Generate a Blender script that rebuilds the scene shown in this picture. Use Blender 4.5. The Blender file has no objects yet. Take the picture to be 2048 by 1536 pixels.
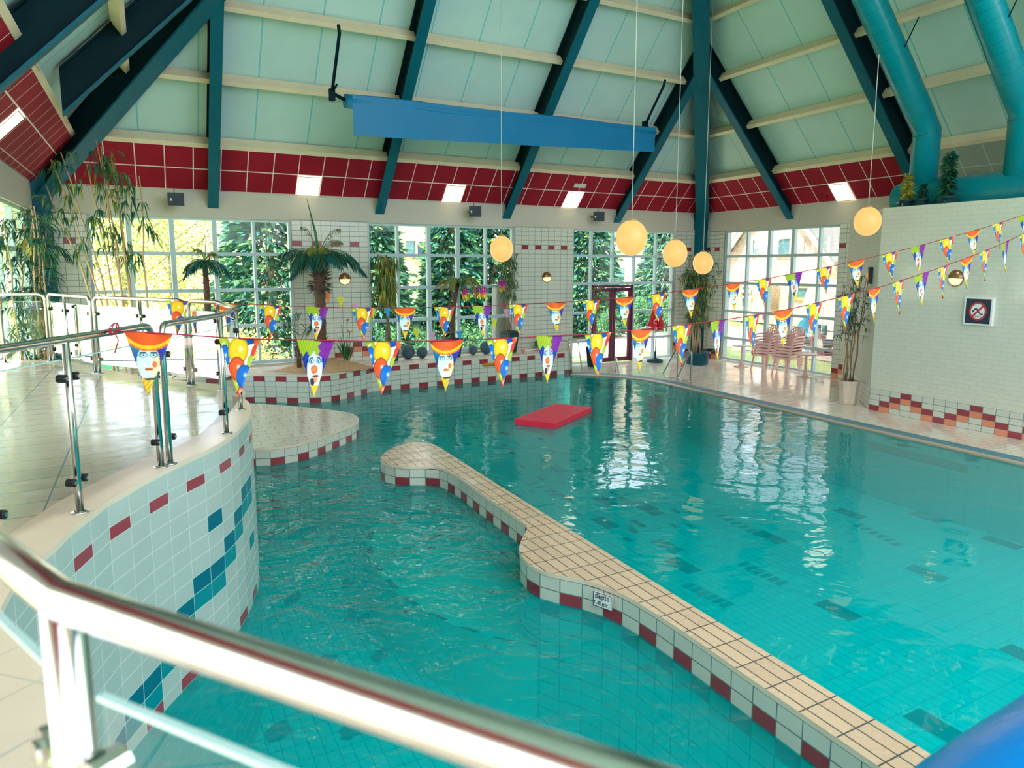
import bpy, math, random
from mathutils import Vector, Matrix
random.seed(7)
R = math.radians
sc = bpy.context.scene
col = sc.collection
# ------------------------------------------------------------------ camera, world, light, exposure
FPX, PITCH, H = 1536.0, R(8.738), 2.7
CP, SP = math.cos(PITCH), math.sin(PITCH)
cd = bpy.data.cameras.new('camera'); cam = bpy.data.objects.new('camera', cd); col.objects.link(cam)
cd.sensor_width = 36; cd.lens = 36 * FPX / 2048; cd.clip_start = .05; cd.clip_end = 400
cam.location = (0, 0, H); cam.rotation_euler = (R(90) - PITCH, 0, 0)
cd.dof.use_dof = True; cd.dof.focus_distance = 9.0; cd.dof.aperture_fstop = 4.0
sc.camera = cam
w = bpy.data.worlds.new('sky'); sc.world = w; w.use_nodes = True
bgn = w.node_tree.nodes['Background']; bgn.inputs[0].default_value = (.93, .98, 1.13, 1); bgn.inputs[1].default_value = 4.2
sd_ = bpy.data.lights.new('sun', 'SUN'); sd_.energy = 14; sd_.angle = R(1.5); sd_.color = (1, .93, .84)
sun = bpy.data.objects.new('sun', sd_); col.objects.link(sun); sun.location = (-20, 0, 30)
sun.rotation_euler = Vector((.83 * .47, .558 * .47, -.883)).to_track_quat('-Z', 'Y').to_euler()      # across the building, parallel to the window wall
sc.view_settings.view_transform = 'Standard'; sc.view_settings.look = 'None'
sc.view_settings.gamma = 1; sc.view_settings.exposure = 0.2; sc.view_settings.use_curve_mapping = False
cy = sc.cycles
cy.max_bounces = 7; cy.diffuse_bounces = 4; cy.glossy_bounces = 3; cy.transmission_bounces = 4; cy.transparent_max_bounces = 24
cy.caustics_reflective = False; cy.caustics_refractive = False; cy.sample_clamp_indirect = 6; cy.blur_glossy = .5
cy.use_denoising = True; cy.use_adaptive_sampling = True; cy.adaptive_threshold = .09; cy.adaptive_min_samples = 12
# ------------------------------------------------------------------ the room's own axes: a runs along the window wall, b towards it
K, YAW = .889, R(62.13)
EA = Vector((K * math.sin(YAW), math.cos(YAW), 0)); EB = Vector((-K * math.cos(YAW), math.sin(YAW), 0))
def W(a, b, z=0.0): return EA * a + EB * b + Vector((0, 0, z))
_det = EA.x * EB.y - EA.y * EB.x
def AB(p): return ((p[0] * EB.y - p[1] * EB.x) / _det, (EA.x * p[1] - EA.y * p[0]) / _det)
ANG_A = math.atan2(EA.y, EA.x); ANG_B = math.atan2(EB.y, EB.x)
def ray(px, py):
    x = (px - 1024) / FPX; y = (768 - py) / FPX
    return Vector((x, CP + y * SP, -SP + y * CP))
def G(px, py, z=0.0):                       # survey helper: photo point on a level surface
    r = ray(px, py); return Vector((0, 0, H)) + r * ((z - H) / r.z)
def onA(px, py, a):                         # ... on a wall of constant a
    r = ray(px, py); t = a / AB(r)[0]; return Vector((0, 0, H)) + r * t
def onB(px, py, b):
    r = ray(px, py); t = b / AB(r)[1]; return Vector((0, 0, H)) + r * t
def onD(px, py, d):                         # ... at a forward distance
    return Vector((0, 0, H)) + ray(px, py) * d
# ------------------------------------------------------------------ materials
def lin(c):
    f = lambda v: v / 12.92 if v <= .04045 else ((v + .055) / 1.055) ** 2.4
    return tuple(f(x / 255) for x in c[:3])
MATS = {}
def mat(name, rgb, rough=.55, metal=0., spec=.4, var=.06, scale=6., emit=0, ecol=None, bump=0., bscale=40., sheen=0):
    if name in MATS: return MATS[name]
    m = bpy.data.materials.new(name); m.use_nodes = True; MATS[name] = m
    nt = m.node_tree; p = nt.nodes['Principled BSDF']; L = nt.links.new
    c = lin(rgb)
    tc = nt.nodes.new('ShaderNodeTexCoord')
    if var:
        n = nt.nodes.new('ShaderNodeTexNoise'); n.inputs['Scale'].default_value = scale; n.inputs['Detail'].default_value = 3
        L(tc.outputs['Object'], n.inputs['Vector'])
        mx = nt.nodes.new('ShaderNodeMix'); mx.data_type = 'RGBA'
        mx.inputs[6].default_value = (*[x * (1 - var * 1.5) for x in c], 1); mx.inputs[7].default_value = (*[min(1, x * (1 + var * 1.5)) for x in c], 1)
        L(n.outputs['Fac'], mx.inputs[0]); L(mx.outputs[2], p.inputs['Base Color'])
    else: p.inputs['Base Color'].default_value = (*c, 1)
    p.inputs['Roughness'].default_value = rough; p.inputs['Metallic'].default_value = metal; p.inputs['Specular IOR Level'].default_value = spec
    if emit:
        p.inputs['Emission Color'].default_value = (*lin(ecol or rgb), 1); p.inputs['Emission Strength'].default_value = emit
    if bump:
        n2 = nt.nodes.new('ShaderNodeTexNoise'); n2.inputs['Scale'].default_value = bscale; L(tc.outputs['Object'], n2.inputs['Vector'])
        b = nt.nodes.new('ShaderNodeBump'); b.inputs['Strength'].default_value = bump; b.inputs['Distance'].default_value = .02
        L(n2.outputs['Fac'], b.inputs['Height']); L(b.outputs['Normal'], p.inputs['Normal'])
    return m
def tile(name, rgb, grout=(95, 120, 115), gx=.022, gy=.04, rough=.22, spec=.5, var=.04):
    """one glazed tile per face: uv runs 0..1 over the face, the joint is its rim"""
    if name in MATS: return MATS[name]
    m = bpy.data.materials.new(name); m.use_nodes = True; MATS[name] = m
    nt = m.node_tree; p = nt.nodes['Principled BSDF']; L = nt.links.new
    uv = nt.nodes.new('ShaderNodeUVMap'); sp = nt.nodes.new('ShaderNodeSeparateXYZ'); L(uv.outputs[0], sp.inputs[0])
    def M(op, a, b):
        n = nt.nodes.new('ShaderNodeMath'); n.operation = op
        for i, v in enumerate((a, b)):
            if isinstance(v, (int, float)): n.inputs[i].default_value = v
            else: L(v, n.inputs[i])
        return n.outputs[0]
    def edge(o, g):
        d = M('ABSOLUTE', M('SUBTRACT', o, .5), 0); return M('GREATER_THAN', d, .5 - g)
    fac = M('MAXIMUM', edge(sp.outputs[0], gx), edge(sp.outputs[1], gy))
    g = nt.nodes.new('ShaderNodeNewGeometry')
    n = nt.nodes.new('ShaderNodeTexNoise'); n.inputs['Scale'].default_value = 1.6; L(g.outputs['Position'], n.inputs['Vector'])
    c = lin(rgb); mx0 = nt.nodes.new('ShaderNodeMix'); mx0.data_type = 'RGBA'
    mx0.inputs[6].default_value = (*[x * (1 - var * 2) for x in c], 1); mx0.inputs[7].default_value = (*[min(1, x * (1 + var * 2)) for x in c], 1); L(n.outputs['Fac'], mx0.inputs[0])
    mx = nt.nodes.new('ShaderNodeMix'); mx.data_type = 'RGBA'; L(fac, mx.inputs[0]); L(mx0.outputs[2], mx.inputs[6]); mx.inputs[7].default_value = (*lin(grout), 1)
    L(mx.outputs[2], p.inputs['Base Color'])
    rr = M('ADD', M('MULTIPLY', fac, .5), rough); L(rr, p.inputs['Roughness']); p.inputs['Specular IOR Level'].default_value = spec
    return m
def floor_mat(name, c1, c2, mortar, tw, th, rough=.25, spec=.5, off=.5, ms=.012, rot=0, wet=0., bump=.15):
    """tiled floor, uv in metres along the room's axes; wet = streaky bump"""
    if name in MATS: return MATS[name]
    m = bpy.data.materials.new(name); m.use_nodes = True; MATS[name] = m
    nt = m.node_tree; p = nt.nodes['Principled BSDF']; L = nt.links.new
    uv = nt.nodes.new('ShaderNodeUVMap'); mp = nt.nodes.new('ShaderNodeMapping'); mp.inputs['Rotation'].default_value[2] = rot; L(uv.outputs[0], mp.inputs[0])
    b = nt.nodes.new('ShaderNodeTexBrick'); L(mp.outputs[0], b.inputs['Vector'])
    b.inputs['Scale'].default_value = 1; b.inputs['Brick Width'].default_value = tw; b.inputs['Row Height'].default_value = th
    b.inputs['Mortar Size'].default_value = ms; b.inputs['Mortar Smooth'].default_value = .1; b.offset = off
    b.inputs['Color1'].default_value = (*lin(c1), 1); b.inputs['Color2'].default_value = (*lin(c2), 1); b.inputs['Mortar'].default_value = (*lin(mortar), 1)
    L(b.outputs['Color'], p.inputs['Base Color'])
    p.inputs['Specular IOR Level'].default_value = spec
    n = nt.nodes.new('ShaderNodeTexNoise'); n.inputs['Scale'].default_value = 2.6; n.inputs['Detail'].default_value = 5; mp2 = nt.nodes.new('ShaderNodeMapping'); mp2.inputs['Rotation'].default_value[2] = R(-62); mp2.inputs['Scale'].default_value = (.6, 2.2, 1); L(uv.outputs[0], mp2.inputs[0]); L(mp2.outputs[0], n.inputs['Vector'])
    mr = nt.nodes.new('ShaderNodeMapRange'); L(n.outputs['Fac'], mr.inputs[0]); mr.inputs[1].default_value = .35; mr.inputs[2].default_value = .65
    mr.inputs[3].default_value = max(.03, rough - wet); mr.inputs[4].default_value = rough + .12; L(mr.outputs[0], p.inputs['Roughness'])
    bp = nt.nodes.new('ShaderNodeBump'); bp.inputs['Strength'].default_value = bump; bp.inputs['Distance'].default_value = .01
    inv = nt.nodes.new('ShaderNodeMath'); inv.operation = 'SUBTRACT'; inv.inputs[0].default_value = 1; L(b.outputs['Fac'], inv.inputs[1])
    ad = nt.nodes.new('ShaderNodeMath'); ad.operation = 'MULTIPLY_ADD'; ad.inputs[1].default_value = .5; L(n.outputs['Fac'], ad.inputs[0]); L(inv.outputs[0], ad.inputs[2])
    L(ad.outputs[0], bp.inputs['Height']); L(bp.outputs['Normal'], p.inputs['Normal'])
    return m
def glass_mat(name, tint=(.93, .97, .95), boost=1., rough=.0):
    if name in MATS: return MATS[name]
    m = bpy.data.materials.new(name); m.use_nodes = True; MATS[name] = m; nt = m.node_tree; L = nt.links.new
    nt.nodes.remove(nt.nodes['Principled BSDF']); out = nt.nodes['Material Output']
    t = nt.nodes.new('ShaderNodeBsdfTransparent'); t.inputs[0].default_value = (*tint, 1)
    g = nt.nodes.new('ShaderNodeBsdfGlossy'); g.inputs['Roughness'].default_value = rough
    f = nt.nodes.new('ShaderNodeFresnel'); f.inputs[0].default_value = 1.5
    mu = nt.nodes.new('ShaderNodeMath'); mu.operation = 'MULTIPLY'; mu.inputs[1].default_value = boost; mu.use_clamp = True; L(f.outputs[0], mu.inputs[0])
    mx = nt.nodes.new('ShaderNodeMixShader'); L(mu.outputs[0], mx.inputs[0]); L(t.outputs[0], mx.inputs[1]); L(g.outputs[0], mx.inputs[2]); L(mx.outputs[0], out.inputs[0])
    return m
# ------------------------------------------------------------------ mesh building
class MB:
    def __init__(s): s.v, s.f, s.m, s.uv, s.sm = [], [], [], [], []
    def face(s, pts, mi=0, uv=None, smooth=False):
        i = len(s.v); s.v += [Vector(p) for p in pts]; s.f.append(tuple(range(i, i + len(pts)))); s.m.append(mi)
        s.uv += list(uv) if uv else ([(0, 0), (1, 0), (1, 1), (0, 1)][:len(pts)] if len(pts) <= 4 else [(0, 0)] * len(pts)); s.sm.append(smooth)
        return s
    def poly(s, idx, mi, smooth=False, uv=None):
        s.f.append(tuple(idx)); s.m.append(mi); s.uv += uv or [(0, 0)] * len(idx); s.sm.append(smooth)
    def hexa(s, c, mi=0):                                   # 8 corners: bottom ring 0-3, top ring 4-7
        for q in ((3, 2, 1, 0), (4, 5, 6, 7), (0, 1, 5, 4), (1, 2, 6, 5), (2, 3, 7, 6), (3, 0, 4, 7)): s.face([c[k] for k in q], mi)
        return s
    def box(s, o, ux, uy, uz, mi=0):                        # corner + three edge vectors
        o, ux, uy, uz = map(Vector, (o, ux, uy, uz))
        return s.hexa([o, o + ux, o + ux + uy, o + uy, o + uz, o + ux + uz, o + ux + uy + uz, o + uy + uz], mi)
    def cbox(s, c, sx, sy, sz, ang=0, mi=0):                # centred in plan, resting on c.z
        c = Vector(c); ux = Vector((math.cos(ang), math.sin(ang), 0)) * sx; uy = Vector((-math.sin(ang), math.cos(ang), 0)) * sy
        return s.box(c - ux / 2 - uy / 2, ux, uy, (0, 0, sz), mi)
    def prism(s, pts, z0, z1, mi=0, top=None, uvab=False):  # plan polygon (Vectors), extruded
        top = mi if top is None else top
        lo = [Vector((p[0], p[1], z0)) for p in pts]; hi = [Vector((p[0], p[1], z1)) for p in pts]
        uvf = [AB(p) for p in pts]
        s.face(hi, top, uvf); s.face(lo[::-1], mi, uvf[::-1]); n = len(pts)
        for k in range(n): s.face([lo[k], lo[(k + 1) % n], hi[(k + 1) % n], hi[k]], mi)
        return s
    def tube(s, path, r, n=8, mi=0, caps=True, smooth=True, squash=None):
        path = [Vector(p) for p in path]; rs = r if isinstance(r, (list, tuple)) else [r] * len(path)
        i0 = len(s.v); T = []
        for k in range(len(path)):
            a = path[max(0, k - 1)]; b = path[min(len(path) - 1, k + 1)]; d = (b - a); T.append(d.normalized() if d.length else Vector((0, 0, 1)))
        ref = Vector((0, 0, 1)) if abs(T[0].z) < .9 else Vector((1, 0, 0))
        x = T[0].cross(ref).normalized()
        for k, p in enumerate(path):
            x = (x - T[k] * x.dot(T[k])).normalized(); y = T[k].cross(x)
            for j in range(n):
                t = 2 * math.pi * j / n; s.v.append(p + x * (math.cos(t) * rs[k]) + y * (math.sin(t) * rs[k]))
        for k in range(len(path) - 1):
            for j in range(n):
                a = i0 + k * n + j; b = i0 + k * n + (j + 1) % n; s.poly((a, b, b + n, a + n), mi, smooth)
        if caps:
            s.poly(tuple(i0 + j for j in range(n))[::-1], mi); s.poly(tuple(i0 + (len(path) - 1) * n + j for j in range(n)), mi)
        return s
    def lathe(s, prof, c, n=24, mi=0, sx=1., smooth=True, cap=True, axis=None):   # prof: (r, z) list
        c = Vector(c); i0 = len(s.v)
        for (r, z) in prof:
            for j in range(n):
                t = 2 * math.pi * j / n; s.v.append(c + Vector((math.cos(t) * r * sx, math.sin(t) * r, z)))
        for k in range(len(prof) - 1):
            for j in range(n):
                a = i0 + k * n + j; b = i0 + k * n + (j + 1) % n; s.poly((a, b, b + n, a + n), mi, smooth)
        if cap:
            if prof[0][0] > 1e-4: s.poly(tuple(i0 + j for j in range(n))[::-1], mi)
            if prof[-1][0] > 1e-4: s.poly(tuple(i0 + (len(prof) - 1) * n + j for j in range(n)), mi)
        return s
    def ball(s, c, r, n=20, mi=0, sx=1., sz=1.):
        return s.lathe([(r * math.sin(math.pi * k / (n // 2 + 2)), -r * sz * math.cos(math.pi * k / (n // 2 + 2))) for k in range(n // 2 + 3)], c, n, mi, sx, True, False)
    def disc(s, c, nrm, r, t, n=16, mi=0, up=None):        # short cylinder along nrm
        c = Vector(c); nrm = Vector(nrm).normalized(); return s.tube([c, c + nrm * t], r, n, mi, True, False)
    def build(s, name, mats, parent=None, loc=None, struct=False, attr=None):
        if not isinstance(mats, (list, tuple)): mats = [mats]
        if parent is not None: org = Vector(parent['_w'])
        elif loc is not None: org = Vector(loc)
        else:
            xs = [v.x for v in s.v]; ys = [v.y for v in s.v]; zs = [v.z for v in s.v]
            org = Vector(((min(xs) + max(xs)) / 2, (min(ys) + max(ys)) / 2, min(zs)))
        me = bpy.data.meshes.new(name); me.from_pydata([tuple(v - org) for v in s.v], [], s.f)
        for m in mats: me.materials.append(m)
        me.polygons.foreach_set('material_index', s.m); me.polygons.foreach_set('use_smooth', s.sm)
        uvl = me.uv_layers.new(name='UVMap'); uvl.data.foreach_set('uv', [c for u in s.uv for c in u])
        me.update()
        o = bpy.data.objects.new(name, me); col.objects.link(o)
        if parent is not None:
            o.parent = parent; o['_w'] = parent['_w']
        else: o.location = org; o['_w'] = tuple(org)
        if struct: o['kind'] = 'structure'
        return o
def tag(o, label, cat, group=None, kind=None):
    o['label'] = label; o['category'] = cat
    if group: o['group'] = group
    if kind: o['kind'] = kind
    return o
def thing(name, label, cat, loc, group=None, kind=None):
    o = bpy.data.objects.new(name, None); o.empty_display_size = .1; col.objects.link(o); o.location = loc; o['_w'] = tuple(loc)
    return tag(o, label, cat, group, kind)
def copy_tree(o, loc, rz=0., label=None, parent=None, scl=None):
    c = o.copy(); col.objects.link(c)
    if parent is None:
        c.location = loc; c.rotation_euler = (0, 0, rz); c['_w'] = tuple(loc)
        if label: c['label'] = label
        if scl: c.scale = (scl, scl, scl)
    else: c.parent = parent
    for ch in list(o.children): copy_tree(ch, None, parent=c)
    return c
def smooth_path(P, n=6, closed=False):
    P = [Vector(p) for p in P]; out = []
    N = len(P)
    rng = range(N if closed else N - 1)
    for i in rng:
        g = (lambda k: P[k % N]) if closed else (lambda k: P[max(0, min(N - 1, k))])
        p0, p1, p2, p3 = g(i - 1), g(i), g(i + 1), g(i + 2)
        for k in range(n):
            t = k / n; out.append(.5 * ((2 * p1) + (p2 - p0) * t + (2 * p0 - 5 * p1 + 4 * p2 - p3) * t * t + (3 * p1 - p0 - 3 * p2 + p3) * t ** 3))
    if not closed: out.append(P[-1])
    return out
def fillet(P, r, n=6, mid=None):
    P = [Vector(p) for p in P]; out = [P[0]]
    for i in range(1, len(P) - 1):
        if mid is not None and abs((P[i - 1] - P[i]).normalized().z) < .5 and abs((P[i + 1] - P[i]).normalized().z) < .5: out += [P[i]]; continue
        a, b, c = P[i - 1], P[i], P[i + 1]; d1 = (a - b); d2 = (c - b); q = min(r, d1.length * .48, d2.length * .48)
        s, e = b + d1.normalized() * q, b + d2.normalized() * q
        for k in range(n + 1):
            t = k / n; out.append(s * (1 - t) ** 2 + b * 2 * t * (1 - t) + e * t * t)
    out.append(P[-1]); return out
def resample(P, step):
    P = [Vector(p) for p in P]; D = [0.]
    for i in range(1, len(P)): D.append(D[-1] + (P[i] - P[i - 1]).length)
    n = max(1, round(D[-1] / step)); out = []; j = 0
    for k in range(n + 1):
        s = D[-1] * k / n
        while j < len(P) - 2 and D[j + 1] < s: j += 1
        t = (s - D[j]) / max(1e-9, D[j + 1] - D[j]); out.append(P[j].lerp(P[j + 1], min(1, max(0, t))))
    return out
def tilewall(mb, path, z0, z1, rows, fn, sub=1, step=None):
    """vertical tiled face along plan path; fn(row from top, column) -> material index"""
    pts = resample(path, step) if step else path
    h = (z1 - z0) / rows
    for c in range(len(pts) - 1):
        for r in range(rows):
            zt = z1 - r * h; zb = zt - h
            a, b = pts[c], pts[c + 1]
            mb.face([(a.x, a.y, zb), (b.x, b.y, zb), (b.x, b.y, zt), (a.x, a.y, zt)], fn(r, c))
    return pts
# ------------------------------------------------------------------ palette
T_WHITE = tile('tile_cream', (206, 208, 190), (88, 118, 116)); T_RED = tile('tile_red', (150, 52, 62), (120, 110, 105)); T_SAL = tile('tile_salmon', (222, 138, 100), (130, 110, 105))
T_TEAL = tile('tile_teal', (0, 128, 138), (120, 175, 170)); T_TEAL2 = tile('tile_teal_dark', (0, 98, 118), (120, 175, 170))
T_WPLAT = tile('tile_pale_joint', (174, 192, 182), (206, 212, 200), .012, .022); T_RPLAT = tile('tile_red_pale_joint', (150, 58, 70), (205, 200, 190), .012, .022)
TILES = [T_WHITE, T_RED, T_SAL]
PLASTER = mat('plaster_band', (196, 190, 174), .8, var=.04, scale=1.2); BRICKW = None
CREAMWOOD = mat('cream_timber', (222, 205, 172), .5, var=.07, scale=3); STEEL_T = mat('teal_steel', (0, 90, 108), .5, spec=.2, var=.08); STEEL_D = mat('dark_teal_steel', (0, 34, 42), .6, spec=.1, var=.08)
FRAME = mat('window_frame_paint', (176, 200, 200), .4, var=.03); CHROME = mat('brushed_steel', (205, 205, 200), .16, 1., var=.03); BLACK = mat('black_rubber', (28, 34, 36), .5)
GLASS = glass_mat('window_glass', (.95, .98, .97), .6)
FL_DECK = floor_mat('deck_tiles', (238, 222, 202), (230, 214, 194), (204, 190, 172), .23, .115, .12, 1., ms=.006, wet=.08)
FL_LEDGE = floor_mat('ledge_tiles', (226, 214, 194), (218, 205, 186), (190, 178, 160), .23, .23, .25, off=0, ms=.006)
FL_PLAT = floor_mat('platform_tiles', (214, 198, 172), (208, 192, 168), (120, 135, 130), .62, .27, .16, .55, off=0, ms=.006, wet=.1, rot=R(0), bump=.22)
FL_TONGUE = floor_mat('wet_slab_tiles', (230, 218, 198), (222, 210, 190), (160, 158, 142), .36, .23, .14, 1., off=.5, ms=.007, wet=.14, bump=.3)
FL_ISL = floor_mat('divider_tiles', (214, 184, 150), (206, 176, 143), (88, 86, 76), .27, .115, .24, .5, off=0, rot=R(90), ms=.006, wet=.1)
POOLTILE = floor_mat('pool_floor_tiles', (96, 226, 220), (88, 222, 216), (40, 180, 180), .23, .115, .4, .3, off=0, ms=.006, rot=R(90), bump=.02)
POOLDARK = mat('pool_dark_tile', (4, 60, 70), .4, var=.15); POOLMID = mat('pool_mid_tile', (24, 130, 134), .4, var=.1); POOLWALL = tile('pool_wall_tile', (120, 205, 198), (70, 160, 158), .012, .02)
# ------------------------------------------------------------------ back wall (windows 1-3), side walls
LIN = 3.7; EAVE = 4.2; BW = 17.6; RW = 16.5; LW = -2.0
def pyr(r_from_bottom, c, ph=0):            # stepped red / salmon tiles along the foot of the walls
    k = (c + ph) % 6; k = min(k, 6 - k); top = 4 - k            # apex every six columns
    if r_from_bottom + 1 == top: return 1
    if r_from_bottom + 1 == top - 1: return 2
    return 0
def pier(mb, fa, s0, s1, z0, z1, ph=0):     # fa(s) -> plan point; joints on a fixed grid
    tw, th = .226, .115; n = max(1, round((s1 - s0) / tw)); rows = round((z1 - z0) / th)
    path = [fa(s0 + (s1 - s0) * k / n) for k in range(n + 1)]
    rr = round((z1 - 3.17) / ((z1 - z0) / rows))
    def fn(r, c):
        if r == rr - 1 + 0: return 1 if c % 2 == ph % 2 else 0
        return pyr(rows - 1 - r, c, ph) if rows - 1 - r < 5 else 0
    tilewall(mb, path, z0, z1, rows, fn)
def wall_boxes(mb, fa, segs, nrm, mi):      # plain backing volumes behind the tiled faces
    for (s0, s1, z0, z1) in segs:
        a, b = fa(s0), fa(s1); a = a + nrm * .03; b = b + nrm * .03; q = nrm * .22
        mb.hexa([Vector((p.x, p.y, z0)) for p in (a, b, b + q, a + q)] + [Vector((p.x, p.y, z1)) for p in (a, b, b + q, a + q)], mi)
NB = Vector((-EA.y, EA.x, 0)).normalized(); NB = NB if NB.dot(EB) > 0 else -NB
NA = Vector((EB.y, -EB.x, 0)).normalized(); NA = NA if NA.dot(EA) > 0 else -NA
fL = lambda s: W(s, BW); fR = lambda s: W(RW, s); fX = lambda s: W(LW, s)
def band(mb, fa, s0, s1, nrm, mi):          # lintel band: face at the wall plane, soffit, top
    a, b = fa(s0), fa(s1); q = nrm * .25
    mb.hexa([Vector((p.x, p.y, LIN - .02)) for p in (a, b, b + q, a + q)] + [Vector((p.x, p.y, EAVE + .5)) for p in (a, b, b + q, a + q)], mi)
ML = TILES + [PLASTER]
m = MB(); 
for s0, s1, z0, ph in ((-2, -1.09, 0, 0), (3.19, 5.1, .5, 0), (9.4, 11.4, 0, 1), (15.4, 16.5, 0, 0)): pier(m, fL, s0, s1, z0, LIN, ph)
wall_boxes(m, fL, [(-2.2, -1.09, -.2, LIN), (3.19, 5.1, -.2, LIN), (9.4, 11.4, -.2, LIN), (15.4, 16.7, -.2, LIN), (-1.09, 3.19, -.2, .56), (5.1, 9.4, -.2, .56)], NB, 3)
band(m, fL, -2.2, 16.7, NB, 3)
tag(m.build('wall_back', ML, struct=True), 'cream tiled wall with three tall windows and a red tile row behind the pool', 'wall')
m = MB(); pier(m, fR, 16.56, 17.6, 0, LIN, 1); pier(m, fR, 11.75, 12.38, 0, LIN, 0)
wall_boxes(m, fR, [(16.56, 17.8, -.2, LIN), (8, 12.38, -.2, LIN)], NA, 3); band(m, fR, -2, 17.8, NA, 3)
m.face([W(RW, 8, 0), W(RW, 11.75, 0), W(RW, 11.75, LIN), W(RW, 8, LIN)], 3)
tag(m.build('wall_right', ML, struct=True), 'tiled wall around the big window looking onto the van', 'wall')
m = MB(); pier(m, fX, 16.6, 17.6, 0, LIN, 1)
wall_boxes(m, fX, [(16.6, 17.8, -.2, LIN), (-1, 16.6, -.2, .5), (3, 6, -.2, LIN)], -NA, 3); band(m, fX, -1, 17.8, -NA, 3)
tag(m.build('wall_left', ML, struct=True), 'window wall at the far left behind the railings and bamboo', 'wall')
m = MB(); m.hexa([W(a, b, z) for z in (-1.2, 3.7) for a, b in ((-2.3, -3.3), (16.8, -3.3), (16.8, -3.0), (-2.3, -3.0))], 0)
tag(m.build('wall_front', PLASTER, struct=True), 'plain wall on the near side of the pool hall, behind the viewer', 'wall')  # added behind the camera, open above, to weaken light from the back
m = MB()
for P in ([(-3.3, -3.3), (-2.05, -3.3), (-2.05, 18.8), (-3.3, 18.8)], [(16.6, -3.3), (17.9, -3.3), (17.9, 18.8), (16.6, 18.8)], [(-2.05, 17.65), (16.6, 17.65), (16.6, 18.8), (-2.05, 18.8)]):
    m.prism([W(*p) for p in P], 4.25, 4.4)
tag(m.build('trim_eaves', CREAMWOOD, struct=True), 'roof overhang around the outside of the hall', 'eaves')  # unseen overhang, added to shorten sun patches through the left windows
# ------------------------------------------------------------------ windows
def window(name, fa, nrm, cols, rows, label, skip=(), bw=.075, wide=()):
    m = MB(); s0, s1 = cols[0], cols[-1]; z0, z1 = rows[0], rows[-1]; d = nrm * .1
    def bar(sa, sb, za, zb, o=.06):
        a, b = fa(sa) + nrm * o, fa(sb) + nrm * o
        m.hexa([Vector((p.x, p.y, za)) for p in (a, b, b + d, a + d)] + [Vector((p.x, p.y, zb)) for p in (a, b, b + d, a + d)], 0)
    for i, s in enumerate(cols):
        h = bw * (1.35 if i in wide else .8) / 2
        lo = s - h if 0 < i < len(cols) - 1 else (s if i == 0 else s - 2 * h); bar(lo, lo + 2 * h, z0, z1)
    for j, z in enumerate(rows):
        h = .05; lo = z - h / 2 - .01 if 0 < j < len(rows) - 1 else (z if j == 0 else z - .07)
        for i in range(len(cols) - 1):
            if (i, j) in skip: continue
            bar(cols[i], cols[i + 1], lo, lo + .07, .065)
    o = m.build(name, FRAME, struct=True); tag(o, label, 'window')
    g = MB(); q = nrm * .11
    for i in range(len(cols) - 1):
        for j in range(len(rows) - 1):
            if (i, j, 'p') in skip: continue
            a, b = fa(cols[i]) + q, fa(cols[i + 1]) + q
            g.face([(a.x, a.y, rows[j]), (b.x, b.y, rows[j]), (b.x, b.y, rows[j + 1]), (a.x, a.y, rows[j + 1])])
    g.build('pane', GLASS, o); return o
ROWS = [.58, 1.42, 2.19, 2.95, LIN]; ROWF = [0, .64, 1.42, 2.22, 2.97, LIN]
window('window_1', fL, NB, [-1.09, -.3, .56, 1.46, 2.33, 3.19], ROWS, 'tall gridded window behind the left railings, looking onto yellow green trees', wide=(1, 2, 3))
window('window_2', fL, NB, [5.1, 5.92, 6.8, 7.66, 8.52, 9.4], ROWS, 'gridded window above the grey exercise balls', wide=(2, 3))
window('window_3', fL, NB, [11.4, 12.12, 12.92, 13.77, 14.64, 15.4], ROWF, 'gridded window wall around the purple double door', skip=((1, 1), (2, 1), (1, 2), (2, 2), (1, 0), (2, 0), (1, 0, 'p'), (2, 0, 'p'), (1, 1, 'p'), (2, 1, 'p'), (1, 2, 'p'), (2, 2, 'p')))
window('window_4', fR, NA, [12.38, 13.06, 13.95, 14.82, 15.68, 16.56], ROWF, 'big gridded window behind the stacked pink chairs', wide=(2, 3))
window('window_5', fX, -NA, [6., 7.3, 8.6, 9.9, 11.2, 12.5, 13.8, 15.2, 16.6], [.5, 1.42, 2.22, 2.97, LIN], 'bright window at the far left edge behind bamboo')
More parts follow.
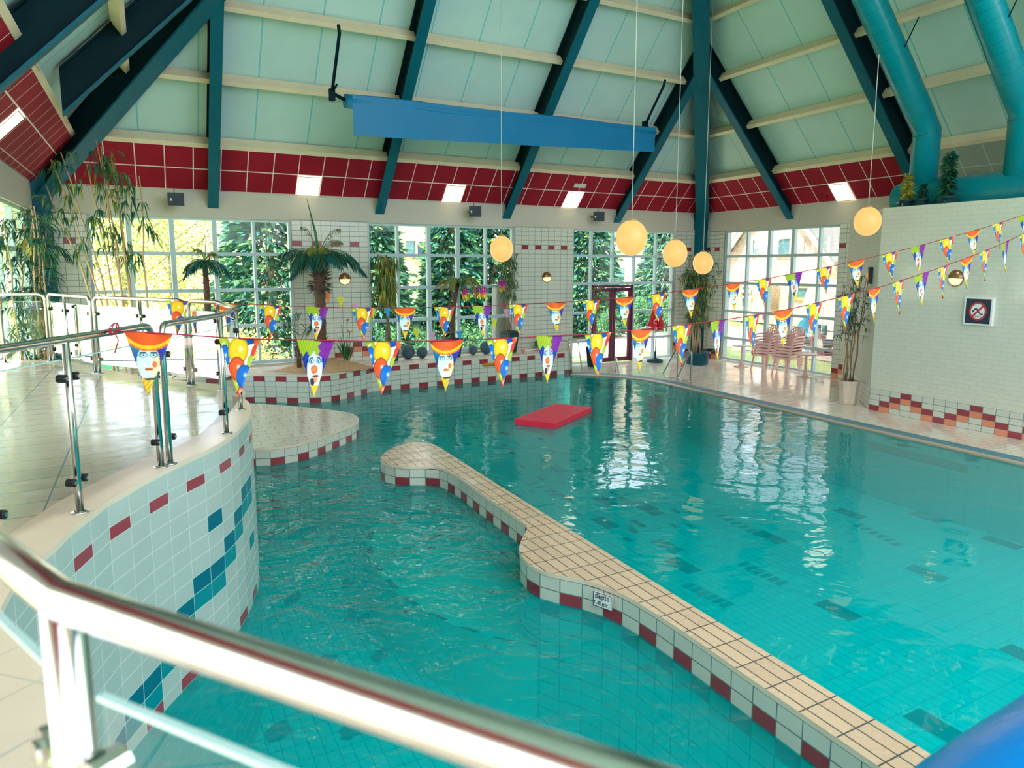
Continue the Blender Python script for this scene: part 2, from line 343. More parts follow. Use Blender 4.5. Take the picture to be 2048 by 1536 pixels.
# ------------------------------------------------------------------ door
PURPLE = mat('purple_frame', (92, 30, 62), .4)
d3 = MB(); dg = MB(); 
def dbar(m, a0, a1, z0, z1, o, t=.07):
    p, q = fL(a0) + NB * o, fL(a1) + NB * o; e = NB * t
    m.hexa([Vector((x.x, x.y, z0)) for x in (p, q, q + e, p + e)] + [Vector((x.x, x.y, z1)) for x in (p, q, q + e, p + e)])
D0, D1, DT = 12.16, 13.73, 2.17; DM = (D0 + D1) / 2
for x0, x1, z0, z1 in ((D0, D0 + .06, 0, DT), (D1 - .06, D1, 0, DT), (D0, D1, DT - .06, DT)): dbar(d3, x0, x1, z0, z1, .04)
door = d3.build('door_1', PURPLE, struct=True); tag(door, 'purple framed glass double door to the garden', 'door')
for s, x0, x1 in ((-1, D0 + .07, DM - .01), (1, DM + .01, D1 - .07)):
    l = MB()
    for u0, u1, z0, z1 in ((x0, x0 + .1, .02, DT - .08), (x1 - .1, x1, .02, DT - .08), (x0, x1, .02, .14), (x0, x1, DT - .18, DT - .08)): dbar(l, u0, u1, z0, z1, .05, .05)
    lf = l.build('door_leaf', PURPLE, door)
    g = MB(); p, q = fL(x0 + .05) + NB * .075, fL(x1 - .05) + NB * .075
    g.face([(p.x, p.y, .1), (q.x, q.y, .1), (q.x, q.y, DT - .12), (p.x, p.y, DT - .12)]); g.build('pane', GLASS, lf)
    if s > 0:
        h = MB(); hp = fL(x0 + .05) + NB * .0; h.tube([hp + Vector((0, 0, .95)), hp + Vector((0, 0, 1.2))], .012, 8); h.tube([hp + Vector((0, 0, 1.08)), hp + Vector((.09, .04, 1.08))], .01, 8); h.build('door_handle', CHROME, lf)
# ------------------------------------------------------------------ roof: soffit tiles, ceiling panels, purlins, rafters, hips
SL = .93
def roofp(side, s, d, off=0.):
    z = EAVE + SL * d + off
    return W(s, BW - d, z) if side == 'L' else (W(RW - d, s, z) if side == 'R' else W(LW + d, s, z))
def lim(side, d):                            # extent of the slope at distance d from its wall
    return (LW + d, RW - d) if side == 'L' else (-.9 + d * .0, BW - d)
SOF_RED = tile('soffit_red', (150, 26, 44), (230, 214, 206), .018, .022, .6, .12); SOF_GREY = tile('soffit_grey', (150, 165, 150), (190, 200, 188), .02, .022, .5, .3)
PANEL = tile('roof_panel', (184, 214, 208), (120, 190, 196), .012, .0, .6, .25)
for side, nm, lb in (('L', 'ceiling_soffit_back', 'dark red square soffit tiles above the back windows'), ('R', 'ceiling_soffit_right', 'dark red square soffit tiles above the right window, grey by the ducts'), ('X', 'ceiling_soffit_left', 'dark red square soffit tiles at the upper left corner')):
    m = MB(); rows = [.03, .435, .83]
    if side == 'X': rows = [.02, .11, .525, .9]
    start = 1.62 - .567 * 12 if side == 'L' else BW - .567 * 36
    for k in range(42):
        s0 = start + .567 * k
        for j in range(len(rows) - 1):
            d0, d1 = rows[j], rows[j + 1]; cs = []
            for s, d in ((s0, d0), (s0 + .567, d0), (s0 + .567, d1), (s0, d1)):
                lo, hi = lim(side, d); cs.append((min(max(s, lo), hi), d))
            if abs(cs[0][0] - cs[1][0]) + abs(cs[2][0] - cs[3][0]) < .02: continue
            m.face([roofp(side, *c) for c in cs], 1 if side == 'R' and s0 < 9.3 else 0)
    a0, a1 = lim(side, rows[-1])
    tag(m.build(nm, [SOF_RED, SOF_GREY], struct=True), lb, 'ceiling')
DMAX = 9.24
for side, nm, lb in (('L', 'ceiling_back', 'pale green sloping roof panels above the back wall'), ('R', 'ceiling_right', 'pale green sloping roof panels at the right behind the ducts'), ('X', 'ceiling_left', 'pale green sloping roof panels at the upper left')):
    m = MB(); off = .36; ds = [-.5] + [.83 + 1.055 * k + .05 for k in range(1, 9)]; ds = [x for x in ds if x < DMAX] + [DMAX]
    for k in range(24):
        s0 = (LW if side == 'L' else -.9) + 1.16 * k - .3
        for j in range(len(ds) - 1):
            d0, d1 = ds[j], ds[j + 1]; cs = []
            for s, d in ((s0, d0), (s0 + 1.16, d0), (s0 + 1.16, d1), (s0, d1)):
                lo, hi = lim(side, d); cs.append((min(max(s, lo), hi), d))
            if abs(cs[0][0] - cs[1][0]) + abs(cs[2][0] - cs[3][0]) < .01: continue
            m.face([roofp(side, *c, off) for c in cs], 0)
    tag(m.build(nm, PANEL, struct=True), lb, 'ceiling')
def slope_beam(side, s0f, s1f, d, wd, dep, name, label):   # purlin along the slope's contour
    nz = 1 / math.hypot(1, SL); m = MB(); q = []
    for (dd, o) in ((0, 0), (wd * nz, 0), (wd * nz, dep), (0, dep)):
        # along slope by dd, then perpendicular (up) by o
        q.append((d + dd - o * SL * nz, o * nz + 0.0, dd))
    def pt(s, e):
        dd = e[0]; z = EAVE + SL * (d + e[2]) + e[1]
        p = W(s, BW - dd, z) if side == 'L' else (W(RW - dd, s, z) if side == 'R' else W(LW + dd, s, z)); return p
    m.hexa([pt(s0f, q[0]), pt(s1f, q[0]), pt(s1f, q[1]), pt(s0f, q[1]), pt(s0f, q[3]), pt(s1f, q[3]), pt(s1f, q[2]), pt(s0f, q[2])])
    return tag(m.build(name, CREAMWOOD, struct=True), label, 'roof beam', 'cream purlins under the roof')
SIDEN = {'L': 'the back slope', 'R': 'the right slope', 'X': 'the upper left slope'}
ORD = ['lowest', 'second', 'third', 'fourth', 'fifth', 'sixth', 'seventh', 'eighth']
for side in 'LRX':
    for k in range(8):
        d = .83 + 1.055 * k; lo, hi = lim(side, d)
        if hi - lo < .5: continue
        slope_beam(side, lo, hi, d, .09, .22, 'purlin', 'cream timber purlin along %s, %s one from the eaves' % (SIDEN[side], ORD[k]))
def rafter(pf, width, name, label, n0, n1, group, top=.3, bot=-.34, cut=0.):
    """pf(d, off) -> centre line point; I section"""
    m = MB(); p0, p1 = pf(n0, 0), pf(n1, 0); ax = Vector((p1.x - p0.x, p1.y - p0.y, 0)).normalized(); sd = Vector((-ax.y, ax.x, 0))
    def bar(w, o0, o1, mi):
        c = []
        for d in (n0, n1):
            for o in (o0, o1):
                for s in (-1, 1): c.append(pf(d, o) + sd * s * w / 2)
        m.hexa([c[0], c[1], c[5], c[4], c[2], c[3], c[7], c[6]], mi)
    bar(width, bot, bot + .045, 0); bar(.05, bot + .03, top, 1); bar(width, top - .04, top, 1)
    return tag(m.build(name, [STEEL_T, STEEL_D], struct=True), label, 'roof beam', group)
NAMR = {'L': 'back', 'R': 'right', 'X': 'upper left'}
for side, ss, nm in (('L', (1.45, 5.42, 9.12, 12.98), ('by the black speaker near the left corner', 'left of the middle back window', 'above the middle back window', 'next to the corner post')), ('R', (14.02, 10.12, 6.4), ('next to the corner post', 'beside the duct', 'behind the second duct')), ('X', (13.22, 10.0, 6.4), ('closest to the left corner', 'second from the left corner', 'at the very top left'))):
    for s, l in zip(ss, nm):
        dm = min(s - LW, RW - s) if side == 'L' else min(BW - s, DMAX)
        rafter(lambda d, o, side=side, s=s: roofp(side, s, d, o), .21 if side != 'X' else .24, 'rafter', 'dark teal steel rafter on the %s slope, %s' % (NAMR[side], l), .02 if s != 13.22 else .98, dm, 'teal steel rafters')
for nm, f, l in (('hip_rafter', lambda d, o: W(RW - d, BW - d, EAVE + SL * d + o), 'thick teal hip beam rising from the corner post'), ('hip_rafter', lambda d, o: W(LW + d, BW - d, EAVE + SL * d + o), 'thick teal hip beam rising from the left corner')):
    rafter(f, .36, nm, l, .15, DMAX, 'teal hip beams', .4, -.42)
for a, b, l in ((RW - .12, BW - .12, 'teal steel corner post between the window walls'), (LW + .1, BW - .12, 'dark teal steel post in the left corner')):
    m = MB(); c = W(a, b); m.cbox((c.x, c.y, 0), .3, .3, 3.75, R(45)); m.cbox((c.x, c.y, 3.75), .38, .34, .75, R(45)); tag(m.build('trim_post', STEEL_T, struct=True), l, 'post')
# ------------------------------------------------------------------ pool basin, decks, island, platform
ZW = -.05; ZF = -1.15
poly = lambda L: [W(*p) for p in L]
m = MB()      # pool floor
fp = [W(-2.5, -3), W(12.2, -3), W(12.2, 17), W(-2.5, 17)]
m.face([(p.x, p.y, ZF) for p in fp], 0, [AB(p) for p in fp])
def mark(px, py, la, lb, mi, z=.004, skew=0):
    c = G(px, py, ZF + z); a, b = AB(c); q = [W(a - la / 2, b - lb / 2), W(a + la / 2, b - lb / 2), W(a + la / 2, b + lb / 2), W(a - la / 2, b + lb / 2)]
    m.face([(p.x, p.y, ZF + z) for p in q], mi)
for px, py, mi in ((1675, 1220, 1), (1540, 1074, 1), (1365, 1131, 1), (1876, 1455, 1), (2005, 1085, 1), (1853, 1146, 2), (1699, 1027, 1), (2060, 1316, 1), (1826, 988, 2), (1759, 975, 2), (1940, 1003, 2), (1855, 1034, 2),
                   (1211, 1046, 1), (1300, 1020, 1), (1336, 1092, 2), (1250, 1003, 2), (1289, 1012, 1), (1210, 1002, 1), (1190, 942, 1), (1114, 938, 2)):
    mark(px, py, .27, .52, mi)
for px, py in ((1525, 1147), (1755, 1069), (1415, 1190), (1480, 1050), (1105, 985), (1940, 945), (1700, 940)):
    for k in range(6): mark(px + (k - 2.5) * 15, py + (k - 2.5) * 7.5, .2, .1, 2)
rd = random.Random(3)
for k in range(70):                                  # scattered dark tiles at the far, shallow end
    a, b = rd.uniform(3.9, 8.6), rd.uniform(8.2, 15.6); c = W(a, b); s = .2 if rd.random() < .75 else .36
    q = [W(a, b), W(a + .11, b), W(a + .11, b + s), W(a, b + s)]; m.face([(p.x, p.y, ZF + .004) for p in q], 1 if rd.random() < .6 else 2)
for k in range(26):                                  # dark specks in the whirl basin
    a, b = rd.uniform(.6, 3.2), rd.uniform(1.5, 11); c = W(a, b)
    n = 9; q = [c + Vector((math.cos(t * 6.283 / n) * rd.uniform(.05, .13), math.sin(t * 6.283 / n) * rd.uniform(.07, .22), 0)) for t in range(n)]
    m.face([(p.x, p.y, ZF + .004) for p in q], 2)
tag(m.build('floor_pool', [POOLTILE, POOLDARK, POOLMID], struct=True), 'turquoise tiled pool floor with dark tile dashes under the water', 'pool floor')
# right pool wall + overflow gutter + deck
GUT = mat('gutter_grate', (86, 128, 138), .5, bump=.3, bscale=60); LIP = mat('gutter_lip', (176, 158, 134), .4); 
edge = [W(10.75, 16.55), W(11.5, 15.8), W(11.98, 15.05), W(12.2, 14.1), W(12.23, 12.5), W(12.23, 9), W(12.23, 5), W(12.23, -3)]
edge = smooth_path(edge, 5)
def shift(P, d):
    out = []
    for i, p in enumerate(P):
        t = (P[min(i + 1, len(P) - 1)] - P[max(i - 1, 0)]).normalized(); out.append(p + Vector((t.y, -t.x, 0)) * d)
    return out
e1, e2, e3 = edge, shift(edge, .22), shift(edge, .29)
m = MB()
for i in range(len(edge) - 1):
    for A, B, z0, z1, mi in ((e1, e2, 0., -.03, 0), (e2, e3, -.012, -.03, 1)):
        m.face([(A[i].x, A[i].y, z0), (A[i + 1].x, A[i + 1].y, z0), (B[i + 1].x, B[i + 1].y, z1), (B[i].x, B[i].y, z1)], mi)
    m.face([(e3[i].x, e3[i].y, -.03), (e3[i + 1].x, e3[i + 1].y, -.03), (e3[i + 1].x, e3[i + 1].y, -.09), (e3[i].x, e3[i].y, -.09)], 1)
tag(m.build('trim_gutter', [GUT, LIP], struct=True), 'blue grey overflow gutter along the right pool edge', 'gutter')
m = MB(); tilewall(m, e3, ZF, -.09, 8, lambda r, c: 1 if r == 1 and c % 14 < 6 else 0, step=.3)
tag(m.build('wall_pool_right', [POOLWALL, mat('pool_line', (110, 120, 112), .4)], struct=True), 'submerged pale turquoise tiled wall below the right gutter', 'pool wall')
m = MB(); dk = [W(10.75, 17.62)] + [Vector(p) for p in edge] + [W(13.6, -3), W(13.6, 9.1), W(16.55, 9.1), W(16.55, 17.62)]
m.prism(dk[::-1], -.25, 0, 0); tag(m.build('floor', FL_DECK, struct=True), 'wet cream tiled pool deck along the right windows', 'floor')
# ledge + planter under windows 1 and 2
ZL = .52
pl = [(-2, 12.6), (-.5, 13.6), (.6, 15.2), (1.2, 16.3), (1.85, 16.51), (2.27, 16.26), (2.65, 16.0), (2.93, 15.83), (3.2, 15.69), (3.45, 15.66), (3.68, 15.73), (3.9, 15.84), (4.12, 15.99), (4.45, 16.18), (4.76, 16.45)]
pl = [(-2, 16.52), (1.85, 16.51), (2.27, 16.26), (2.65, 16.0), (2.93, 15.83), (3.2, 15.69), (3.45, 15.66), (3.68, 15.73), (3.9, 15.84), (4.12, 15.99), (4.45, 16.18), (4.76, 16.45)]
curve = [Vector(p) for p in [W(-2, 16.52), W(0, 16.52)]] + smooth_path([W(*p) for p in pl[1:]], 4)
strt = [W(4.76, 16.45), W(10.75, 16.62)]
m = MB(); ph = 2
def ledge_fn(r, c):
    if r == 0: return 1 if c % 2 == 0 else 0
    if r == 4: return 1 if c % 2 == 1 else 0
    return 0
for P in (curve, strt): tilewall(m, P, ZW - .005, ZL - .03, 5, ledge_fn, step=.226)
for P in (curve, strt): tilewall(m, P, ZF, ZW - .005, 10, lambda r, c: 1 if r == 0 and c % 2 == 1 else 0, step=.226)
tilewall(m, [W(10.75, 16.62), W(10.75, 17.6)], ZW - .1, ZL - .03, 5, ledge_fn, step=.226)
top = curve + strt[1:] + [W(10.75, 17.63), W(-2, 17.63)]
m.face([(p.x, p.y, ZL) for p in top], 3, [AB(p) for p in top])
rim = curve + strt[1:] + [W(10.75, 17.6)]
for i in range(len(rim) - 1): m.face([(rim[i].x, rim[i].y, ZL - .03), (rim[i + 1].x, rim[i + 1].y, ZL - .03), (rim[i + 1].x, rim[i + 1].y, ZL), (rim[i].x, rim[i].y, ZL)], 4)
COPING = mat('cream_coping', (226, 208, 180), .3, var=.05)
tag(m.build('trim_ledge', TILES + [FL_LEDGE, COPING], struct=True), 'raised tiled ledge and planter edge under the windows with red tile rows', 'ledge')
# tongue slab
tg = [(-1.2, 15.6), (.6, 15.6), (1.71, 14.86), (2.54, 14.03), (3.0, 13.45), (3.26, 13.05), (3.34, 12.72), (3.32, 12.4), (3.22, 12.13), (2.98, 11.83), (2.61, 11.5), (2.3, 11.22), (1.95, 11.02), (1.55, 10.97), (1.29, 11.06), (.8, 11.2), (-1.2, 11.2)]
def slab(name, pts, ztop, fmat, label, step, rows=2, rowz=.115, cop=.035, closed=True, ph=0, keep=None):
    m = MB(); P = [W(*p) for p in pts]; n = len(P)
    ring = P + [P[0]]
    fn = lambda r, c: 1 if (r == 1 and c % 2 == ph) or (r == 2 and c % 2 != ph) else 0
    h = rowz * (rows + 1); z1 = ztop - cop
    pp = tilewall(m, ring[::-1], z1 - h, z1, rows + 1, fn, step=step)
    tilewall(m, ring[::-1], ZF, z1 - h, 8, lambda r, c: 0, step=step)
    inn = shift(ring, 0.0)
    for i in range(n): m.face([(ring[i + 1].x, ring[i + 1].y, z1), (ring[i].x, ring[i].y, z1), (ring[i].x, ring[i].y, ztop), (ring[i + 1].x, ring[i + 1].y, ztop)], 4)
    m.face([(p.x, p.y, ztop) for p in P[::-1]], 3, [AB(p) for p in P[::-1]])
    return m
tgs = [tuple(AB(p)) for p in smooth_path([W(*p) for p in tg[2:-2]], 4)]
m = slab('x', tg[:2] + tgs + tg[-2:], .2, FL_TONGUE, '', .2)
tag(m.build('floor_tongue', TILES + [FL_TONGUE, COPING], struct=True), 'low pointed tiled slab with rounded tip beside the curved platform wall', 'pool slab')
# island divider
il = [(3.34, 10.17), (3.03, 9.88), (2.86, 9.55), (2.87, 9.29), (3.03, 9.07), (3.26, 8.94), (3.43, 8.85), (3.51, 8.66), (3.54, 8.25), (3.53, 7.8), (3.52, 7.26), (3.52, 6.79), (3.51, 6.45), (3.5, 6.27), (3.4, 6.12), (3.24, 5.93), (3.12, 5.75), (3.07, 5.58), (3.05, 5.4), (3.1, 5.2), (3.22, 5.02), (3.36, 4.82), (3.45, 4.58), (3.49, 4.32), (3.51, 3.9), (3.51, 3.43), (3.5, 2.9), (3.5, 1.0), (3.5, -1.5), (3.86, -1.5), (3.86, 2.0), (3.86, 4.3), (3.86, 6.8), (3.87, 8.5), (3.88, 9.54), (3.86, 10.0), (3.73, 10.2), (3.55, 10.25)]
ils = [tuple(AB(p)) for p in smooth_path([W(*p) for p in il], 3, True)]
m = slab('x', ils, .2, FL_ISL, '', .2, ph=1)
tag(m.build('floor_island', TILES + [FL_ISL, COPING], struct=True), 'long tiled divider with a wavy edge and red tile row between the two basins', 'pool divider')
# submerged bench along the island
bn = [(2.86, 9.5), (2.35, 8.6), (2.2, 7.6), (2.3, 6.6), (2.65, 5.8), (3.05, 5.3), (3.2, 5.3), (3.6, 6.2), (3.55, 8.8), (3.1, 9.2)]
bs = smooth_path([W(*p) for p in bn[:6]], 4) + [W(*p) for p in bn[6:]]
m = MB(); m.prism(bs, ZF, -.5, 0); eb = smooth_path([W(*p) for p in bn[:6]], 4)
for i in range(len(eb) - 1):
    m.face([(eb[i].x, eb[i].y, -.495), (eb[i + 1].x, eb[i + 1].y, -.495), (eb[i + 1].x + .07, eb[i + 1].y, -.495), (eb[i].x + .07, eb[i].y, -.495)], 1 if i % 2 else 0)
tag(m.build('floor_bench', [mat('bench_tile', (240, 226, 200), .4), T_RED], struct=True), 'pale submerged bench along the left side of the divider', 'pool bench')
# raised platform with curved wall
ZP = 1.45; q = .893
pe = [(.92, 8.7), (.96, 8.4), (.93, 8.0), (.88, 7.64), (.8, 7.34), (.63, 6.83), (.4, 6.39), (.22, 6.15), (-.06, 5.73), (-.19, 5.49), (-.31, 5.29), (-.41, 5.02), (-.49, 4.81), (-.56, 4.52), (-.63, 4.33), (-.69, 4.02)]
PE = [W(a * q, b * q) for a, b in pe]
PE = PE[::-1]
near = [Vector(p) for p in ((3.2, -1.6, 0), (1.6, -.55, 0), (.6, .12, 0), (-.1, .58, 0), (-.5, .9, 0), (-.8, 1.28, 0), (-1.08, 1.77, 0), (-1.44, 2.27, 0), (-1.63, 2.42, 0), (-1.84, 2.62, 0), (-1.93, 2.74, 0))]
far = [Vector(p) for p in ((-2.74, 7.75, 0), (-3.2, 8.15, 0), (-3.6, 8.35, 0), (-4.2, 8.7, 0), (-4.88, 9.25, 0), (-6.0, 10.2, 0), (-6.65, 10.25, 0), (-7.2, 10.3, 0))]
rimP = smooth_path(near + PE + far, 5)
m = MB(); rows = 13
rs = resample(rimP, .226)
i0 = min(range(len(rs)), key=lambda i: (rs[i] - W(.3 * q, 6.27 * q)).length) - 1
DK = {4: [4, 5], 5: [3], 6: [2], 7: [0, 1], 8: [-1], 9: [-2], 10: [-3, -4], 11: [-5, -6]}
def pfn(r, c):
    k = c - i0
    if r == 1: return 1 if k % 2 == 0 else 0
    if r == rows - 1: return 1 if k % 2 == 1 else 0
    if r == 4 and k == 1: return 3
    if r == 8 and k == 5: return 2
    if k in DK.get(r, ()): return 3
    if k in DK.get(r - 1, ()): return 2
    return 0
hn = (ZP - .03 - ZW - .073 - .085) / (rows - 2); hs_ = [hn if r not in (1, rows - 1) else (.073 if r == 1 else .085) for r in range(rows)] + [hn] * 10
for c in range(len(rs) - 1):
    zt = ZP - .03
    for r in range(rows + 10):
        zb = zt - hs_[r]; a, b = rs[c], rs[c + 1]
        m.face([(a.x, a.y, zb), (b.x, b.y, zb), (b.x, b.y, zt), (a.x, a.y, zt)], pfn(r, c) if r < rows else 0); zt = zb
ins = shift(rs, -.26)
for c in range(len(rs) - 1):
    a, b, a2, b2 = rs[c], rs[c + 1], ins[c], ins[c + 1]
    m.face([(a.x, a.y, ZP - .03), (b.x, b.y, ZP - .03), (b.x, b.y, ZP), (a.x, a.y, ZP)], 4)
    m.face([(a.x, a.y, ZP), (b.x, b.y, ZP), (b2.x, b2.y, ZP), (a2.x, a2.y, ZP)], 4, smooth=False)
inn = ins + [W(-2, 12.4), W(-2, -6), Vector((4, -5, 0))]
inn = [p for k, p in enumerate(inn) if k == 0 or (p - inn[k - 1]).length > .01]
from mathutils.geometry import tessellate_polygon
tri = tessellate_polygon([[Vector((p.x, p.y, 0)) for p in inn]])
for t in tri:
    ps = [inn[k] for k in t]
    if (ps[1] - ps[0]).cross(ps[2] - ps[0]).z < 0: ps = ps[::-1]
    m.face([(p.x, p.y, ZP - .002) for p in ps], 5, [AB(p) for p in ps])
tag(m.build('floor_platform', [T_WPLAT, T_RPLAT, tile('tile_teal_pale', (0, 134, 142), (170, 205, 195), .012, .022), tile('tile_teal_deep', (0, 104, 124), (170, 205, 195), .012, .022), COPING, FL_PLAT], struct=True), 'raised cream tiled platform with curved white wall and teal tile steps', 'platform')
# grate low on the platform wall
# ------------------------------------------------------------------ white block wall at the right
BR = bpy.data.materials.new('white_painted_brick'); BR.use_nodes = True; nt = BR.node_tree; P = nt.nodes['Principled BSDF']
uvn = nt.nodes.new('ShaderNodeUVMap'); bk = nt.nodes.new('ShaderNodeTexBrick'); nt.links.new(uvn.outputs[0], bk.inputs[0])
bk.inputs['Scale'].default_value = 1; bk.inputs['Brick Width'].default_value = .23; bk.inputs['Row Height'].default_value = .075; bk.inputs['Mortar Size'].default_value = .008
bk.inputs['Color1'].default_value = (*lin((214, 211, 190)), 1); bk.inputs['Color2'].default_value = (*lin((210, 208, 188)), 1); bk.inputs['Mortar'].default_value = (*lin((204, 202, 182)), 1)
nt.links.new(bk.outputs[0], P.inputs['Base Color']); P.inputs['Roughness'].default_value = .6
bpn = nt.nodes.new('ShaderNodeBump'); bpn.inputs['Strength'].default_value = .35; bpn.inputs['Distance'].default_value = .006; bpn.invert = True; nt.links.new(bk.outputs['Fac'], bpn.inputs['Height']); nt.links.new(bpn.outputs[0], P.inputs['Normal'])
m = MB(); WA = 13.46; WT = 3.745; WB = 9.13
def bface(p, q, z0, z1, mi=3):
    l = (q - p).length; m.face([(p.x, p.y, z0), (q.x, q.y, z0), (q.x, q.y, z1), (p.x, p.y, z1)], mi, [(0, z0), (l, z0), (l, z1), (0, z1)])
c0, c1, c2 = W(WA, -2.5), W(WA, WB), W(16.2, WB + 2.74)
bface(c0, c1, .418, WT); bface(c1, c2, .418, WT)
step = .2245; n = 40
for side in (0, 1):
    for c in range(n if side == 0 else 16):
        f = (lambda s: W(WA, WB - s)) if side == 0 else (lambda s: W(WA + s * .71, WB + s * .71))
        for r in range(4):
            p, q2 = f(c * step), f((c + 1) * step); zb, zt = r * .1045, (r + 1) * .1045
            mi = pyr(r, c, 3) if side == 0 else (0 if r > 0 or c % 2 else 0)
            pts = [(q2.x, q2.y, zb), (p.x, p.y, zb), (p.x, p.y, zt), (q2.x, q2.y, zt)]
            m.face(pts if side == 0 else pts[::-1], mi)
tp = [c0, c1, c2, W(16.5, WB + 2.74), W(16.5, -2.5)]
m.face([(p.x, p.y, WT) for p in tp[::-1]], 4)
tag(m.build('wall_block', TILES + [BR, PLASTER], struct=True), 'white painted brick wall at the right with stepped red and salmon tiles along its foot', 'wall')
# ------------------------------------------------------------------ water
m = MB(); nx, ny = 70, 90; a0, a1, b0, b1 = -2.4, 11.96, -2.9, 16.9
idx = {}
for j in range(ny + 1):
    for i in range(nx + 1): idx[i, j] = len(m.v); p = W(a0 + (a1 - a0) * i / nx, b0 + (b1 - b0) * j / ny, ZW); m.v.append(p)
for j in range(ny):
    for i in range(nx): m.poly((idx[i, j], idx[i + 1, j], idx[i + 1, j + 1], idx[i, j + 1]), 0, True)
wm = bpy.data.materials.new('pool_water'); wm.use_nodes = True; nt = wm.node_tree; L = nt.links.new; nt.nodes.remove(nt.nodes['Principled BSDF']); out = nt.nodes['Material Output']
g = nt.nodes.new('ShaderNodeNewGeometry'); at = nt.nodes.new('ShaderNodeAttribute'); at.attribute_name = 'chop'
def noise(scale, det, sx=1., rot=0.):
    mp = nt.nodes.new('ShaderNodeMapping'); mp.inputs['Scale'].default_value = (sx, 1, 1); mp.inputs['Rotation'].default_value[2] = rot; L(g.outputs['Position'], mp.inputs[0])
    n = nt.nodes.new('ShaderNodeTexNoise'); n.inputs['Scale'].default_value = scale; n.inputs['Detail'].default_value = det; n.inputs['Distortion'].default_value = .6; L(mp.outputs[0], n.inputs['Vector']); return n.outputs['Fac']
def mth(op, a, b):
    n = nt.nodes.new('ShaderNodeMath'); n.operation = op
    for i, v in enumerate((a, b)):
        if isinstance(v, (int, float)): n.inputs[i].default_value = v
        else: L(v, n.inputs[i])
    return n.outputs[0]
calm = mth('MULTIPLY', noise(1.5, 2, .8, .3), .014); calm = mth('ADD', calm, mth('MULTIPLY', noise(6., 1), .0018))
rough = mth('ADD', mth('MULTIPLY', noise(1.9, 3, .9, .5), .11), mth('MULTIPLY', noise(8., 2, 1, .2), .019))
hgt = mth('ADD', mth('MULTIPLY', calm, mth('SUBTRACT', 1.15, at.outputs['Fac'])), mth('MULTIPLY', rough, at.outputs['Fac']))
bp = nt.nodes.new('ShaderNodeBump'); bp.inputs['Strength'].default_value = 1.; bp.inputs['Distance'].default_value = 1.; L(hgt, bp.inputs['Height'])
tr = nt.nodes.new('ShaderNodeBsdfTransparent'); tr.inputs[0].default_value = (.07, .93, .92, 1)
gl = nt.nodes.new('ShaderNodeBsdfGlossy'); gl.inputs['Roughness'].default_value = .015; L(bp.outputs[0], gl.inputs['Normal'])
fr = nt.nodes.new('ShaderNodeFresnel'); fr.inputs[0].default_value = 1.28; L(bp.outputs[0], fr.inputs['Normal'])
df = nt.nodes.new('ShaderNodeBsdfDiffuse'); df.inputs[0].default_value = (*lin((0, 214, 214)), 1)      # light scattered back by the water itself
m0 = nt.nodes.new('ShaderNodeMixShader'); m0.inputs[0].default_value = .3; L(tr.outputs[0], m0.inputs[1]); L(df.outputs[0], m0.inputs[2])
mx = nt.nodes.new('ShaderNodeMixShader'); L(fr.outputs[0], mx.inputs[0]); L(m0.outputs[0], mx.inputs[1]); L(gl.outputs[0], mx.inputs[2]); L(mx.outputs[0], out.inputs[0])
wo = m.build('water', wm, struct=True); tag(wo, 'turquoise pool water, rippled in the left basin and calm at the right', 'water')
av = wo.data.attributes.new('chop', 'FLOAT', 'POINT'); vals = []
def sst(x, e0, e1): t = max(0, min(1, (x - e0) / (e1 - e0))); return t * t * (3 - 2 * t)
for v in m.v:
    a, b = AB(v); c = (1 - sst(a, 3.3, 4.2)) * (1 - sst(b, 9.5, 12.5)) + .22 * sst(b, 12, 14.5) * (1 - sst(a, 6, 9)) + .1 * sst(b, 10, 13)
    vals.append(max(.02, min(1, c)))
av.data.foreach_set('value', vals)
# ------------------------------------------------------------------ outdoors: ground
m = MB(); LAWN = mat('lawn', (168, 190, 110), .9, var=.25, scale=1.5); STREET = mat('street_paving', (226, 205, 190), .9, var=.06)
def gp(L, z, mi): m.face([(*W(*p).xy, z) for p in L], mi)
gp([(-40, 17.8), (60, 17.8), (60, 90), (-40, 90)], -.06, 0); gp([(16.8, -30), (60, -30), (60, 17.8), (16.8, 17.8)], -.06, 0); gp([(-60, -30), (-2.3, -30), (-2.3, 90), (-60, 90)], -.07, 0)
gp([(-40, 19.5), (19.5, 19.5), (19.5, 25), (-40, 25)], -.04, 1); gp([(19.5, -30), (26.5, -30), (26.5, 60), (19.5, 60)], -.035, 1)
tag(m.build('ground_outside', [LAWN, STREET], struct=True), 'sunlit lawn and paved street outside the windows', 'ground')
